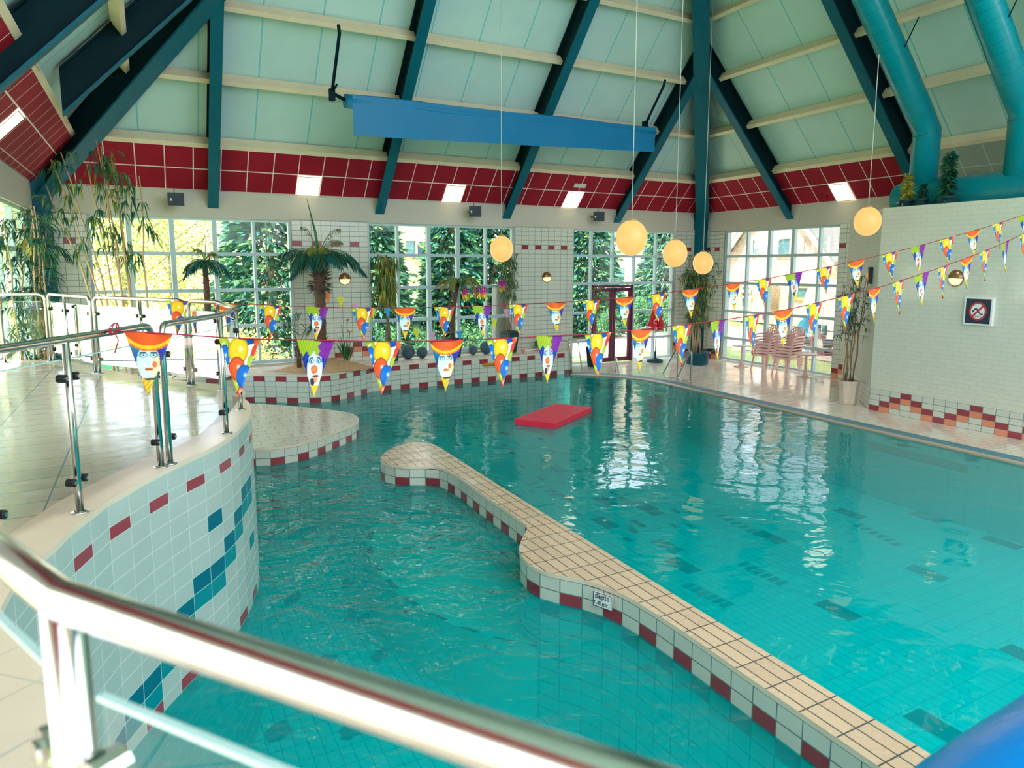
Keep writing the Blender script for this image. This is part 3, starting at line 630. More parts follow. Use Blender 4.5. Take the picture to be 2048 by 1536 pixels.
# ------------------------------------------------------------------ railings on the platform
RGLASS = glass_mat('railing_glass', (.90, .96, .94), 1.1); GEDGE = mat('glass_edge', (170, 205, 195), .2)
def railing(label, posts, ends=(True, True), r=.021, zb=1.45, h=.89, ext=None, big=False):
    posts = [Vector((p[0], p[1], zb)) for p in posts]; up = Vector((0, 0, h))
    t = thing('glass_railing', label, 'railing', posts[len(posts) // 2], 'glass railings around the platform')
    line = [p + up for p in posts]
    if ext:
        if ext[0]: line = [Vector((q[0], q[1], zb + h)) for q in ext[0]] + line
        if ext[1]: line = line + [Vector((q[0], q[1], zb + h)) for q in ext[1]]
    P = list(line)
    if ends[0]: P = [posts[0]] + P
    if ends[1]: P = P + [posts[-1]]
    m = MB(); m.tube(fillet(P, .09, 6, 0), r, 18); m.build('handrail', CHROME, t)
    for i, p in enumerate(posts):
        if (i == 0 and ends[0]) or (i == len(posts) - 1 and ends[1]): continue
        m = MB(); m.tube([p, p + up], r * (.9 if not big else 1), 14); m.build('post', CHROME, t)
    for p in posts:
        m = MB(); m.lathe([(.045, 0), (.045, .006), (.025, .01)], p, 14); m.build('base_flange', CHROME, t)
    segs = list(zip(posts[:-1], posts[1:]))
    if ext and ext[0]: segs.append((Vector((*ext[0][0][:2], zb)), posts[0]))
    if ext and ext[1]: segs.append((posts[-1], Vector((*ext[1][-1][:2], zb))))
    for a, b in segs:
        d = (b - a).normalized(); n = Vector((-d.y, d.x, 0)) * .005; a2, b2 = a + d * .055, b - d * .055; m = MB()
        z0, z1 = Vector((0, 0, .11)), Vector((0, 0, .79))
        m.face([a2 + z0, b2 + z0, b2 + z1, a2 + z1], 0); 
        e = Vector((0, 0, .006)); m.hexa([a2 + z1 - n, b2 + z1 - n, b2 + z1 + n, a2 + z1 + n] + [q + e for q in (a2 + z1 - n, b2 + z1 - n, b2 + z1 + n, a2 + z1 + n)], 1)
        m.build('glass_panel', [RGLASS, GEDGE], t)
        for q, s in ((a, 1), (b, -1)):
            for zz in (.70, .17):
                c = q + d * s * .05 + Vector((0, 0, zz)); m = MB(); rr = .021 if not big else .026
                m.disc(c - n * 4, n, rr, .04, 14, 0); m.disc(c + n * 4, n, rr * .55, .008, 10, 1); m.disc(c - n * 4, -n, rr * .55, .008, 10, 1)
                m.tube([q + Vector((0, 0, zz)), c], .008, 6, 1); m.build('glass_clamp', [BLACK if not big else CHROME, CHROME], t)
    return t
g2 = lambda x, y: G(x, y, 1.45).xy
railing('out of focus steel and glass railing crossing the lower left foreground', [(-1.75, 1.9), (-.49, .79), (.75, .13)], (False, False), .0225, ext=(None, [(1.6, -.3)]), big=True)
railing('railing on the curved platform rim that the front bunting is tied to', [(-2.25, 3.2), tuple(g2(160.6, 1024.7)), tuple(g2(322, 934))], (False, True), ext=([(-2.05, 2.5)], None))
railing('bent railing around the tip of the platform, right of the gap', [tuple(g2(340, 928)), tuple(g2(453, 867)), tuple(g2(482, 819.5)), (-2.95, 7.72), tuple(g2(386, 771))], (True, True))
railing('far railing in front of the bamboo and tall left window', [tuple(g2(378, 770)), tuple(G(290, 757, 1.45).xy), tuple(g2(199, 747))], (True, True))
railing('short far railing in front of the left corner lamp', [tuple(g2(191, 746)), tuple(G(140, 733, 1.45).xy), tuple(g2(108, 724))], (True, True))
railing('far railing at the left edge in front of the bamboo clump', [tuple(g2(101, 723)), tuple(g2(10, 726))], (True, True))
# ------------------------------------------------------------------ pendant globes, wall lamps, ceiling lights
GLOBE = mat('warm_globe', (150, 110, 60), .35, var=.0, emit=.78, ecol=(255, 202, 120)); GCAP = mat('globe_cap', (180, 150, 105), .4); CORD = mat('white_cord', (214, 212, 196), .6, var=0)
def roof_z(p):
    a, b = AB(p); return EAVE + SL * min(BW - b, RW - a, a - LW) + .2
for x, y, hp, lb in ((1003, 498, 52, 'warm glowing globe lamp hanging left, in front of the middle back window'), (1263, 476, 70.6, 'largest glowing globe lamp, in front of the door window'), (1350, 507, 54, 'glowing globe lamp just right of the largest one'), (1406, 526, 44.5, 'smallest and lowest glowing globe, in front of the corner post'), (1735, 443, 57, 'glowing globe lamp hanging by the edge of the white brick wall')):
    c = onD(x, y, FPX * .5 / hp); t = thing('pendant_lamp', lb, 'lamp', c, 'globe pendant lamps')
    m = MB(); m.ball(c, .25, 36, 0, .889); m.v = [v for v in m.v]; m.build('globe', GLOBE, t)
    m = MB(); m.lathe([(.075, .24), (.07, .262), (.02, .275), (.012, .3)], c, 20, 0, .9); m.build('cap', GCAP, t)
    zt = roof_z(c); m = MB(); m.tube([c + Vector((0, 0, .29)), Vector((c.x, c.y, zt))], .006, 6); m.build('cord', CORD, t)
LAMPG = mat('lamp_diffuser', (255, 220, 150), .4, var=0, emit=1.3, ecol=(255, 222, 150)); BRASS = mat('bronze_cover', (140, 105, 70), .3, .6)
for c, n, lb in ((W(-1.86, BW), -NB, 'half-covered round wall lamp on the tiles in the left corner'), (W(4.46, BW), -NB, 'half-covered round wall lamp beside the big palm'), (W(10.47, BW), -NB, 'half-covered round wall lamp on the tiled pier between two windows'), (W(WA, 7.56), -NA, 'half-covered round wall lamp on the white brick wall')):
    c = c + Vector((0, 0, 2.41 if n != -NA else 2.5)); t = thing('wall_lamp', lb, 'lamp', c, 'round wall lamps'); sd = Vector((-n.y, n.x, 0))
    def dome(z0, z1, mtl, nm, rr, dp):
        m = MB(); N = 20
        for i in range(N):
            for j in range(6):
                ps = []
                for (ii, jj) in ((i, j), (i + 1, j), (i + 1, j + 1), (i, j + 1)):
                    th = R(z0 + (z1 - z0) * ii / N); f = math.cos(jj / 6 * math.pi / 2); g = math.sin(jj / 6 * math.pi / 2)
                    ps.append(c + sd * (math.cos(th) * rr * f) + Vector((0, 0, math.sin(th) * rr * f)) + n * (dp * g + .01))
                m.face(ps, 0, smooth=True)
        m.build(nm, mtl, t)
    dome(180, 360, LAMPG, 'diffuser', .125, .07); dome(-5, 185, BRASS, 'cover', .135, .09)
    m = MB(); m.tube([c, c + n * .015], .14, 24); m.build('backplate', BRASS, t)
LPAN = mat('ceiling_light_diffuser', (255, 244, 226), .5, var=0, emit=4., ecol=(255, 236, 208)); LFRM = mat('light_frame', (232, 222, 205), .4)
for side, s0, s1, d0, d1, lb in (('L', 3.33, 3.87, .04, .43, 'lit square ceiling light in the red soffit, leftmost over the back wall'), ('L', 7.15, 7.69, .04, .43, 'lit square ceiling light in the red soffit, above the middle window'), ('L', 10.94, 11.48, .04, .43, 'lit square ceiling light in the red soffit below the small vent'), ('R', 11.96, 12.5, .04, .43, 'lit square ceiling light in the red soffit above the chair window'), ('X', 12.3, 12.86, .12, .52, 'lit square ceiling light in the red soffit at the left edge')):
    c = roofp(side, (s0 + s1) / 2, (d0 + d1) / 2); t = thing('ceiling_light', lb, 'ceiling light', c, 'square lights in the red soffit')
    q = [roofp(side, s, d, -.02) for s, d in ((s0, d0), (s1, d0), (s1, d1), (s0, d1))]; m = MB(); m.hexa(q + [p + Vector((0, 0, .02)) for p in q]); m.build('diffuser', LPAN, t)
    m = MB(); cc = sum(q, Vector()) / 4
    for i in range(4):
        a, b = q[i], q[(i + 1) % 4]; a2, b2 = a.lerp(cc, .06), b.lerp(cc, .06); dz = Vector((0, 0, -.012)); m.hexa([a + dz, b + dz, b2 + dz, a2 + dz, a, b, b2, a2])
    m.build('frame', LFRM, t)
q = [roofp('L', s, d, -.02) for s, d in ((11.02, .55), (11.42, .55), (11.42, .63), (11.02, .63))]
m = MB(); m.hexa(q + [p + Vector((0, 0, .025)) for p in q]); tag(m.build('air_vent', mat('vent_white', (205, 205, 195), .5)), 'small pale air vent in the red soffit above a ceiling light', 'vent')
SPK = mat('speaker_black', (20, 36, 44), .45); SPW = mat('speaker_badge', (210, 220, 215), .4)
for a, yaw, lb in ((.65, 0, 'black wall speaker under the soffit near the left corner'), (7.96, -18, 'black wall speaker above the middle back window'), (12.04, -30, 'black wall speaker above the door window')):
    c = W(a, BW - .36, 4.0); t = thing('speaker', lb, 'speaker', c, 'black wall speakers'); an = ANG_A + R(yaw); ux = Vector((math.cos(an), math.sin(an), 0)); uy = Vector((-ux.y, ux.x, 0))
    m = MB(); f0, f1 = -.16, .16
    m.hexa([c + ux * -.15 + uy * -.1 + Vector((0, 0, -.13)), c + ux * .15 + uy * -.1 + Vector((0, 0, -.13)), c + ux * .1 + uy * .12 + Vector((0, 0, -.11)), c + ux * -.1 + uy * .12 + Vector((0, 0, -.11)), c + ux * -.15 + uy * -.12 + Vector((0, 0, .12)), c + ux * .15 + uy * -.12 + Vector((0, 0, .12)), c + ux * .1 + uy * .12 + Vector((0, 0, .1)), c + ux * -.1 + uy * .12 + Vector((0, 0, .1))]); m.build('cabinet', SPK, t)
    m = MB(); m.box(c + ux * -.11 + uy * -.127 + Vector((0, 0, -.04)), ux * .035, uy * .01, (0, 0, .05)); m.build('badge', SPW, t)
    m = MB(); m.tube([c + uy * .1, W(a, BW, 4.0)], .02, 8); m.tube([c + Vector((0, 0, .1)), c + Vector((0, 0, .2)) + uy * .1], .008, 6); m.build('bracket', SPK, t)
# ------------------------------------------------------------------ roller cover hanging under the roof
BLUEF = mat('blue_tarpaulin', (0, 118, 166), .5, var=.06, scale=1.2, bump=.15, bscale=2.5)
RB = 15.0; e0, e1, e2, e3 = onB(690, 200, RB), onB(1306, 264, RB), onB(705, 273, RB), onB(1303, 305, RB)
c = (e0 + e1) / 2; t = thing('roller_cover', 'long bright blue rolled tarpaulin hanging below the roof panels', 'tarpaulin', c)
m = MB(); m.tube([e0.lerp(e1, k / 12) + Vector((0, 0, -.02 + .02 * math.sin(k))) for k in range(13)], .13, 18); m.build('roll', BLUEF, t)
m = MB(); N = 40; t0, t1 = onB(700, 192, RB), onB(1304, 257, RB)
for k in range(N):
    for j in range(4):
        ps = []
        for kk, jj in ((k, j), (k + 1, j), (k + 1, j + 1), (k, j + 1)):
            f = kk / N; v = jj / 4; p = t0.lerp(t1, f).lerp(e2.lerp(e3, f), v); ps.append(p - NB * (.13 + .02 * math.sin(kk * .5) * v - .05 * v))
        m.face(ps, 0, smooth=True)
m.build('hanging_flap', BLUEF, t)
for px0, py0, px1, py1, e in ((677, 50, 664, 186, e0), (1330, 160, 1290, 250, e1)):
    q0, q1 = onB(px0, py0, RB - .9), onB(px1, py1, RB); m = MB(); m.tube([q0, q0.lerp(q1, .12) + Vector((.03, 0, 0)), q1], .03, 8); m.tube([q1, e], .035, 8); m.cbox(q1 + Vector((0, 0, -.14)), .09, .12, .22, ANG_A); m.tube([q1, q1 + Vector((.1, .0, .16))], .02, 6); m.build('hanger_arm', STEEL_D, t)
# ------------------------------------------------------------------ air ducts behind the white wall
DUCT = mat('teal_duct', (0, 128, 138), .3, var=.05, scale=2); DSEAM = mat('duct_seam', (0, 104, 116), .35)
c = W(14.2, 8.8, WT); t = thing('air_duct', 'big teal spiral air duct with two bent risers above the white wall', 'duct', c)
ax = [W(14.2, 9.28 - .02 * k, 3.93) for k in (0,)] + [W(14.2, 9.2, 3.93), W(14.2, 4, 3.93), W(14.2, -1.5, 3.93)]
m = MB(); m.tube(ax, [.28, .31, .31, .31], 28); m.build('header_duct', DUCT, t)
for b in (8.8, 7.02, ):
    P = [W(14.2, b, 3.95), W(14.2, b, 5.12), W(13.9, b, 5.40), W(7.6, b, 5.40 + 6.3 * .93)]
    if b < 8: P = [W(14.2, b, 3.95), W(14.2, b, 5.12), W(13.9, b, 5.40), W(7.8, b, 5.40 + 6.1 * .93)]
    m = MB(); m.tube(P, .238, 28); o = m.build('riser_duct', DUCT, t)
    s = MB()
    for z in (4.1, 5.0): s.tube([W(14.2, b, z), W(14.2, b, z + .015)], .243, 28, 0, False)
    for k in range(44):
        f = .25 + k * .14; p = W(13.9 - f, b, 5.40 + f * .93); d = (W(-1, 0, .93)).normalized(); s.tube([p, p + d * .008], .2405, 28, 0, False)
    s.build('seams', DSEAM, o)
    s = MB(); p = W(12.9, b - .25, 6.33); s.tube([p, p + Vector((.25, .1, .5))], .01, 6); s.build('hanger_rod', STEEL_D, t)
# ------------------------------------------------------------------ signs
SB = mat('sign_navy', (26, 38, 58), .4, var=.02); SW = mat('sign_white', (235, 235, 228), .4, var=.0); SR = mat('sign_red', (200, 36, 50), .4, var=0); SG = mat('sign_green', (60, 160, 130), .4, var=0, emit=.3, ecol=(110, 210, 180))
c = W(WA, 7.09, 1.97); t = thing('no_diving_sign', 'framed dark sign with a crossed out diver on the white brick wall', 'sign', c)
u = -EB.normalized(); n = -NA; k_ = EB.length
def on_sign(x, z, o): return c + u * x * k_ + Vector((0, 0, z)) + n * o
m = MB(); m.box(on_sign(-.245, -.225, .0), u * .49 * k_, n * .05, (0, 0, .45)); m.build('frame', SW, t)
m = MB(); m.face([on_sign(-.215, -.2, .053), on_sign(.215, -.2, .053), on_sign(.215, .2, .053), on_sign(-.215, .2, .053)]); m.build('panel', SB, t)
m = MB()
def ring(m, r0, r1, o, mi, N=32, cx=0, cz=0):
    for i in range(N):
        a, b = 2 * math.pi * i / N, 2 * math.pi * (i + 1) / N
        m.face([on_sign(cx + math.cos(a) * r0, cz + math.sin(a) * r0, o), on_sign(cx + math.cos(a) * r1, cz + math.sin(a) * r1, o), on_sign(cx + math.cos(b) * r1, cz + math.sin(b) * r1, o), on_sign(cx + math.cos(b) * r0, cz + math.sin(b) * r0, o)], mi)
ring(m, 0, .15, .055, 0); ring(m, .12, .15, .057, 1)
def strip(m, pts, wd, o, mi):
    for (x0, z0), (x1, z1) in zip(pts[:-1], pts[1:]):
        l = math.hypot(x1 - x0, z1 - z0); px_, pz = -(z1 - z0) / l * wd / 2, (x1 - x0) / l * wd / 2
        m.face([on_sign(x0 - px_, z0 - pz, o), on_sign(x1 - px_, z1 - pz, o), on_sign(x1 + px_, z1 + pz, o), on_sign(x0 + px_, z0 + pz, o)], mi)
strip(m, [(-.08, .0), (-.035, .045), (.0, .02), (-.02, -.03)], .022, .0575, 2); strip(m, [(0, .03), (.02, -.02), (.06, -.05), (.09, -.04)], .02, .0575, 2); ring(m, 0, .018, .0575, 2, 12, -.085, -.005)
strip(m, [(-.06, -.085), (-.03, -.08), (0, -.085), (.03, -.08), (.06, -.085)], .008, .0575, 2); strip(m, [(.1, .1), (-.1, -.1)], .03, .059, 1); m.build('symbol', [SW, SR, SB], t)
# text as thin strokes: letters as polyline strokes in a 3x5 cell
FONT = {'d': [[(2, 5), (2, 0), (0, 0), (0, 3), (2, 3)]], 'i': [[(1, 0), (1, 3)], [(1, 4.1), (1, 4.6)]], 'e': [[(2, 0), (0, 0), (0, 3), (2, 3), (2, 1.5), (0, 1.5)]], 'p': [[(0, -1.6), (0, 3), (2, 3), (2, 0), (0, 0)]], 't': [[(1, 4.6), (1, 0), (2, 0)], [(0, 3), (2, 3)]],
        '1': [[(0, 3.8), (1, 5), (1, 0)]], '.': [[(.8, 0), (1.2, .5)]], '4': [[(2, 1.4), (0, 1.4), (1.6, 5), (1.6, 0)]], '0': [[(0, 0), (2, 0), (2, 5), (0, 5), (0, 0)]], 'm': [[(0, 0), (0, 3), (1.2, 3), (1.2, 0)], [(1.2, 3), (2.4, 3), (2.4, 0)]], 'r': [[(0, 0), (0, 3)], [(0, 2.3), (1, 3), (1.8, 3)]], ' ': []}
def write(m, txt, org, ux, uz, s, wd, nrm, mi):
    x = 0
    for ch in txt:
        for st in FONT[ch]:
            for (x0, z0), (x1, z1) in zip(st[:-1], st[1:]):
                l = math.hypot(x1 - x0, z1 - z0); ox, oz = -(z1 - z0) / l * wd / 2, (x1 - x0) / l * wd / 2; ex, ez = (x1 - x0) / l * wd / 2, (z1 - z0) / l * wd / 2
                m.face([org + ux * (x + p) * s + uz * q * s for p, q in ((x0 - ox - ex, z0 - oz - ez), (x1 - ox + ex, z1 - oz + ez), (x1 + ox + ex, z1 + oz + ez), (x0 + ox - ex, z0 + oz - ez))], mi)
        x += 3.4 if ch == 'm' else (1.9 if ch in '.i' else (2.0 if ch == ' ' else 2.9))
    return x
# depth sign lies against the island's wavy face
p0, p1 = G(1187, 1188, .115), G(1224, 1200, .115); p0 = G(1188, 1183, .155); p1 = G(1225, 1195, .155)
dv = Vector((p1.x - p0.x, p1.y - p0.y, 0)); ux = dv.normalized(); nn = Vector((ux.y, -ux.x, 0)); Lw = dv.length; ps = p0 + nn * .012; ps.z = .045
t = thing('depth_sign', 'white plate reading diepte 1.40 mtr. on the divider edge', 'sign', ps + ux * Lw / 2); uz = Vector((0, 0, 1))
m = MB(); m.box(ps, ux * Lw, -nn * .008, uz * .12); m.build('plate', SW, t)
m = MB(); e = nn * .001
for x0, x1, z0, z1 in ((0, Lw, 0, .006), (0, Lw, .114, .12), (0, .006, 0, .12), (Lw - .006, Lw, 0, .12)): m.face([ps + e + ux * a + uz * b for a, b in ((x0, z0), (x1, z0), (x1, z1), (x0, z1))], 0)
sc1 = Lw * .8 / (2.9 * 5 + 1.2); write(m, 'diepte', ps + e * 1.5 + ux * Lw * .13 + uz * .073, ux, uz, sc1 * .92, .7, nn, 0)
sc2 = Lw * .86 / 24.5; write(m, '1.40 mtr.', ps + e * 1.5 + ux * Lw * .07 + uz * .02, ux, uz, sc2, .8, nn, 0); m.build('lettering', SB, t)
q = W(7.86, 16.56, .13); t = thing('depth_sign', 'small white plate on the ledge wall under the orange valve', 'sign', q)
m = MB(); ua = EA.normalized(); m.box(q - ua * .11, ua * .22, -NB * .012, (0, 0, .13)); m.build('plate', SW, t)
m = MB()
for z in (.03, .085): m.box(q - ua * .06 - NB * .0125 + Vector((0, 0, z)), ua * .12, -NB * .001, (0, 0, .022))
m.build('lettering', SB, t)
q = W(12.93, BW + .02, 2.24); t = thing('exit_sign', 'small green exit sign above the purple door', 'sign', q)
m = MB(); m.box(q - ua * .16, ua * .32, -NB * .05, (0, 0, .13)); m.build('housing', SW, t)
m = MB(); f = -NB * .052; m.box(q - ua * .13 + f + Vector((0, 0, .02)), ua * .26, -NB * .002, (0, 0, .09)); m.build('panel', SG, t)
m = MB(); f = -NB * .055
for x0, w_ in ((-.1, .05), (-.02, .03), (.05, .05)): m.box(q + ua * x0 + f + Vector((0, 0, .04)), ua * w_, -NB * .001, (0, 0, .05))
m.build('pictogram', SW, t)
q = W(8.05, 16.57, .36); t = thing('water_valve', 'orange water valve on the tiled ledge wall', 'valve', q); ORG = mat('orange_valve', (216, 130, 40), .35)
m = MB(); m.disc(q - ua * .14, -NB, .045, .1, 14); m.disc(q + ua * .1, -NB, .04, .1, 14); m.tube([q - ua * .14 - NB * .08, q + ua * .1 - NB * .08], .035, 10); m.build('body', ORG, t)
m = MB(); m.tube([q + ua * .12 - NB * .08, q + ua * .18 - NB * .12 + Vector((0, 0, -.02))], .022, 8); m.build('outlet', SPK, t)
# alarm light on the diagonal brick face
q = W(13.46 + .45, 9.13 + .45, 2.52); t = thing('alarm_light', 'small dark alarm light on the white brick corner', 'alarm light', q); nd = (-NA * 1 + NB).normalized(); sdv = Vector((-nd.y, nd.x, 0))
m = MB(); m.box(q - sdv * .09 - Vector((0, 0, .16)), sdv * .18, nd * .07, (0, 0, .32)); m.build('housing', SPK, t)
m = MB(); m.box(q - sdv * .05 + nd * .071 - Vector((0, 0, .1)), sdv * .1, nd * .02, (0, 0, .14)); m.build('lens', mat('amber_lens', (220, 120, 50), .2, emit=.4), t)
# ------------------------------------------------------------------ blue slide edge, float, balls
SLIDE = mat('glossy_blue_plastic', (0, 120, 190), .25, var=.1, scale=4, bump=.1)
UPV = Vector((0, SP, CP)); RT = Vector((1, 0, 0)); SRD = .42
ax = [onD(px, py, d) + SRD * 1.17 * (.56 * RT - .83 * UPV) for px, py, d in ((2420, 1170, 2.3), (2260, 1272, 1.95), (2060, 1402, 1.65), (1950, 1474, 1.55), (1845, 1556, 1.5), (1700, 1690, 1.5), (1560, 1850, 1.55))]
t = thing('slide_tube', 'glossy blue curved plastic slide in the lower right corner', 'slide', ax[3]); m = MB(); m.tube(smooth_path(ax, 5), SRD, 40); m.build('shell', SLIDE, t)
MAT_RED = mat('red_foam_mat', (226, 36, 66), .55, var=.05, bump=.2, bscale=30)
fp = [G(1029, 849, ZW), G(1108, 858, ZW), G(1183, 824, ZW)]; fp.append(fp[0] + fp[2] - fp[1]); c = sum(fp, Vector()) / 4
m = MB(); 
for z0, z1, ins in ((-.03, .01, .0), (.01, .09, 0), (.09, .1, .015)):
    lo = [p.lerp(c, ins if z0 > .08 else 0) for p in fp]; hi = [p.lerp(c, ins) for p in fp]
    m.hexa([fp[i] + Vector((0, 0, z0)) for i in range(4)] + [hi[i] + Vector((0, 0, z1)) for i in range(4)])
tag(m.build('foam_mat', MAT_RED), 'red rectangular foam mat floating on the pool', 'float')
BALLM = mat('grey_rubber', (58, 84, 92), .6, var=.06, bump=.1, bscale=50)
for px, py, hp, lb in ((816, 701, 28, 'big grey exercise ball, leftmost on the window ledge'), (844, 702, 23, 'small grey exercise ball beside the leftmost big one'), (946, 697, 20, 'smallest grey exercise ball, in the middle of the ledge'), (972, 692, 27, 'grey exercise ball partly behind a balloon pennant'), (1081, 687, 26, 'dark grey exercise ball mostly hidden behind a clown pennant')):
    p = onB(px, py, 17.25); r = hp / 2 / FPX * 19.0; m = MB(); cz = ZL + r; m.ball(Vector((p.x, p.y, cz)), r, 24, 0, .92); tag(m.build('exercise_ball', BALLM), lb, 'ball', 'grey exercise balls on the ledge')
# pool noodle weights (pink ended stick) on the ledge
a0, a1 = W(9.35, 17.0, ZL + .05), W(9.95, 17.15, ZL + .05); t = thing('aqua_dumbbell', 'thin stick with pink round ends lying on the ledge', 'dumbbell', a0)
m = MB(); m.tube([a0, a1], .014, 8); m.build('bar', SW, t)
for q in (a0, a1): m = MB(); m.ball(q, .05, 14); m.build('end_weight', mat('pink_foam', (226, 130, 120), .6), t)
# ------------------------------------------------------------------ pool handrails
def railthing(nm, lb, paths, base, cat='handrail', r=.019):
    t = thing(nm, lb, cat, base, 'steel pool handrails')
    for P in paths: m = MB(); m.tube(fillet(P, .08, 6), r, 10); m.build('rail', CHROME, t)
    return t
f0, f1, f2 = W(12.3, 14.42), W(12.27, 13.82), W(12.27, 13.3)
for q0, q1, lb in ((f0, f1, 'triangular steel pool handrail on the deck edge, farther one'), (f1 + EB * -.02, f2, 'triangular steel pool handrail on the deck edge, nearer one')):
    railthing('pool_handrail', lb, [[q1 + Vector((0, 0, 0)), q1 + Vector((0, 0, .74)), q1.lerp(q0, .12) + Vector((0, 0, .76)), q0 + Vector((0, 0, .1)), q0.lerp(q1, .15) + Vector((0, 0, .04)), q1 + Vector((0, 0, .06))]], q1)
e = W(10.75, 16.7)
railthing('ladder_handrail', 'steel ladder handrails at the right end of the window ledge', [[W(10.55, 17.1, ZL), W(10.55, 17.0, ZL + .3), W(10.62, 16.55, ZL + .25), W(10.7, 16.45, -.4)], [W(10.95, 17.2, 0), W(10.95, 17.1, ZL + .3), W(10.95, 16.6, ZL + .25), W(11.0, 16.3, -.4)]], W(10.75, 16.9))
railthing('ladder_handrail', 'short steel rail ends rising at the far pool edge', [[W(11.75, 15.6, -.3), W(11.7, 15.75, .42), W(11.75, 15.9, .42), W(11.8, 15.9, 0)]], W(11.8, 15.9))
# ------------------------------------------------------------------ plastic chairs, tables, parasol
PINK = mat('pink_plastic', (236, 190, 180), .4, var=.04)
def make_chair(label):
    t = thing('plastic_chair', label, 'chair', (0, 0, 0), 'stacked pink plastic chairs'); w2 = .245
    m = MB()
    for i in range(6):
        for j in range(5):
            f = lambda i, j: Vector((-.22 + .46 * i / 6, -.22 + .44 * j / 5, .42 + .02 * (i / 6) - .018 * math.sin(math.pi * j / 5)))
            if (i in (2, 3)) and j in (1, 3): continue
            ps = [f(i, j), f(i + 1, j), f(i + 1, j + 1), f(i, j + 1)]; m.face(ps); m.face([p - Vector((0, 0, .012)) for p in ps[::-1]])
    m.box((.225, -.235, .385), (.025, 0, 0), (0, .47, 0), (0, 0, .055)); m.box((-.22, -.235, .39), (.45, 0, 0), (0, .02, 0), (0, 0, .035)); m.box((-.22, .215, .39), (.45, 0, 0), (0, .02, 0), (0, 0, .035)); m.build('seat', PINK, t)
    m = MB(); N = 9
    rim = [Vector((-.21, -.22, .42)), Vector((-.27, -.225, .62)), Vector((-.31, -.2, .76)), Vector((-.335, -.1, .84)), Vector((-.34, 0, .86)), Vector((-.335, .1, .84)), Vector((-.31, .2, .76)), Vector((-.27, .225, .62)), Vector((-.21, .22, .42))]
    rr = smooth_path(rim, 4); m.tube(rr, .018, 6)
    for k in range(7):
        y0 = -.1 + .2 * k / 6; y1 = -.19 + .38 * k / 6; zt = .85 - .11 * abs(y1 / .19) ** 2.2; xt = -.335 + .03 * abs(y1 / .19)
        d = Vector((0, .012, 0)); a, b = Vector((-.215, y0, .44)), Vector((xt, y1, zt)); n_ = Vector((.012, 0, .004)); m.hexa([a - d, a + d, a + d + n_, a - d + n_, b - d * 1.6, b + d * 1.6, b + d * 1.6 + n_, b - d * 1.6 + n_])
    m.build('backrest', PINK, t)
    for sx, sy, x1, y1 in ((.2, -.2, .26, -.235), (.2, .2, .26, .235), (-.19, -.19, -.27, -.22), (-.19, .19, -.27, .22)):
        a, b = Vector((sx, sy, .41)), Vector((x1, y1, 0)); m = MB(); u1, u2 = Vector((.03, 0, 0)), Vector((0, .028 if sy < 0 else -.028, 0))
        m.hexa([b - u1 * .6, b + u1 * .6, b + u1 * .6 + u2 * .7, b - u1 * .6 + u2 * .7, a - u1, a + u1, a + u1 + u2, a - u1 + u2]); m.build('leg', PINK, t)
    for s in (-1, 1):
        m = MB(); m.tube(fillet([Vector((-.275, s * .225, .64)), Vector((0, s * .26, .64)), Vector((.2, s * .255, .62)), Vector((.235, s * .235, .42))], .08, 5), [.022] * 14, 6); m.build('armrest', PINK, t)
    return t
proto = make_chair('x'); first = True
for (a, b, dy, nm) in ((15.92, 14.18, 6, 'nearer the corner post'), (15.9, 13.38, 2, 'nearer the round side table')):
    for k in range(5):
        lb = 'pink plastic armchair, %s in the stack %s' % (['lowest', 'second from the bottom', 'middle one', 'second from the top', 'topmost'][k], nm)
        p = W(a + .02 * k, b, k * .075); rz = ANG_A + math.pi + R(dy)
        if first: proto.location = p; proto.rotation_euler = (0, 0, rz); proto['label'] = lb; first = False
        else: copy_tree(proto, p, rz, lb)
CREAMT = mat('cream_tabletop', (226, 206, 186), .4); 
for a, b, lb in ((15.85, 15.0, 'small round pedestal table left of the chair stacks'), (15.88, 12.72, 'small round pedestal table right of the chair stacks')):
    c = W(a, b); t = thing('side_table', lb, 'table', c, 'small round tables by the window')
    m = MB(); m.lathe([(.0, .55), (.27, .55), (.285, .56), (.285, .575), (.27, .58), (0, .58)], c, 32, 0, .95, True, False); m.build('tabletop', CREAMT, t)
    m = MB(); m.lathe([(.09, .015), (.05, .08), (.032, .2), (.03, .5), (.05, .55)], c, 18); m.build('pedestal', PINK, t)
    m = MB(); m.lathe([(.2, 0), (.2, .012), (.09, .02)], c, 28); m.build('foot_plate', CREAMT, t)
c = W(14.15, 17.0); t = thing('parasol', 'closed red parasol standing by the purple door', 'parasol', c); REDF = mat('red_parasol_fabric', (206, 22, 40), .6, var=.08)
m = MB(); N = 28
prof = [(.012, 1.73), (.05, 1.6), (.1, 1.4), (.15, 1.18), (.19, 1.02), (.2, .94)]
for k in range(len(prof) - 1):
    for j in range(N):
        ps = []
        for kk, jj in ((k, j), (k, j + 1), (k + 1, j + 1), (k + 1, j)):
            r, z = prof[kk]; th = 2 * math.pi * jj / N; r2 = r * (1 + .28 * math.cos(th * 7)); z2 = z + (.05 * math.cos(th * 7) if kk == len(prof) - 1 else 0); ps.append(c + Vector((math.cos(th) * r2, math.sin(th) * r2, z2)))
        m.face(ps, 1 if k == len(prof) - 2 and j % 4 == 0 else 0, smooth=True)
cv = m.build('canopy', [REDF, SW], t)
m = MB(); cd_ = (Vector((0, 0, 0)) - c).normalized(); cs = Vector((-cd_.y, cd_.x, 0)); pc = c + Vector((0, 0, 1.16)) + cd_ * .2
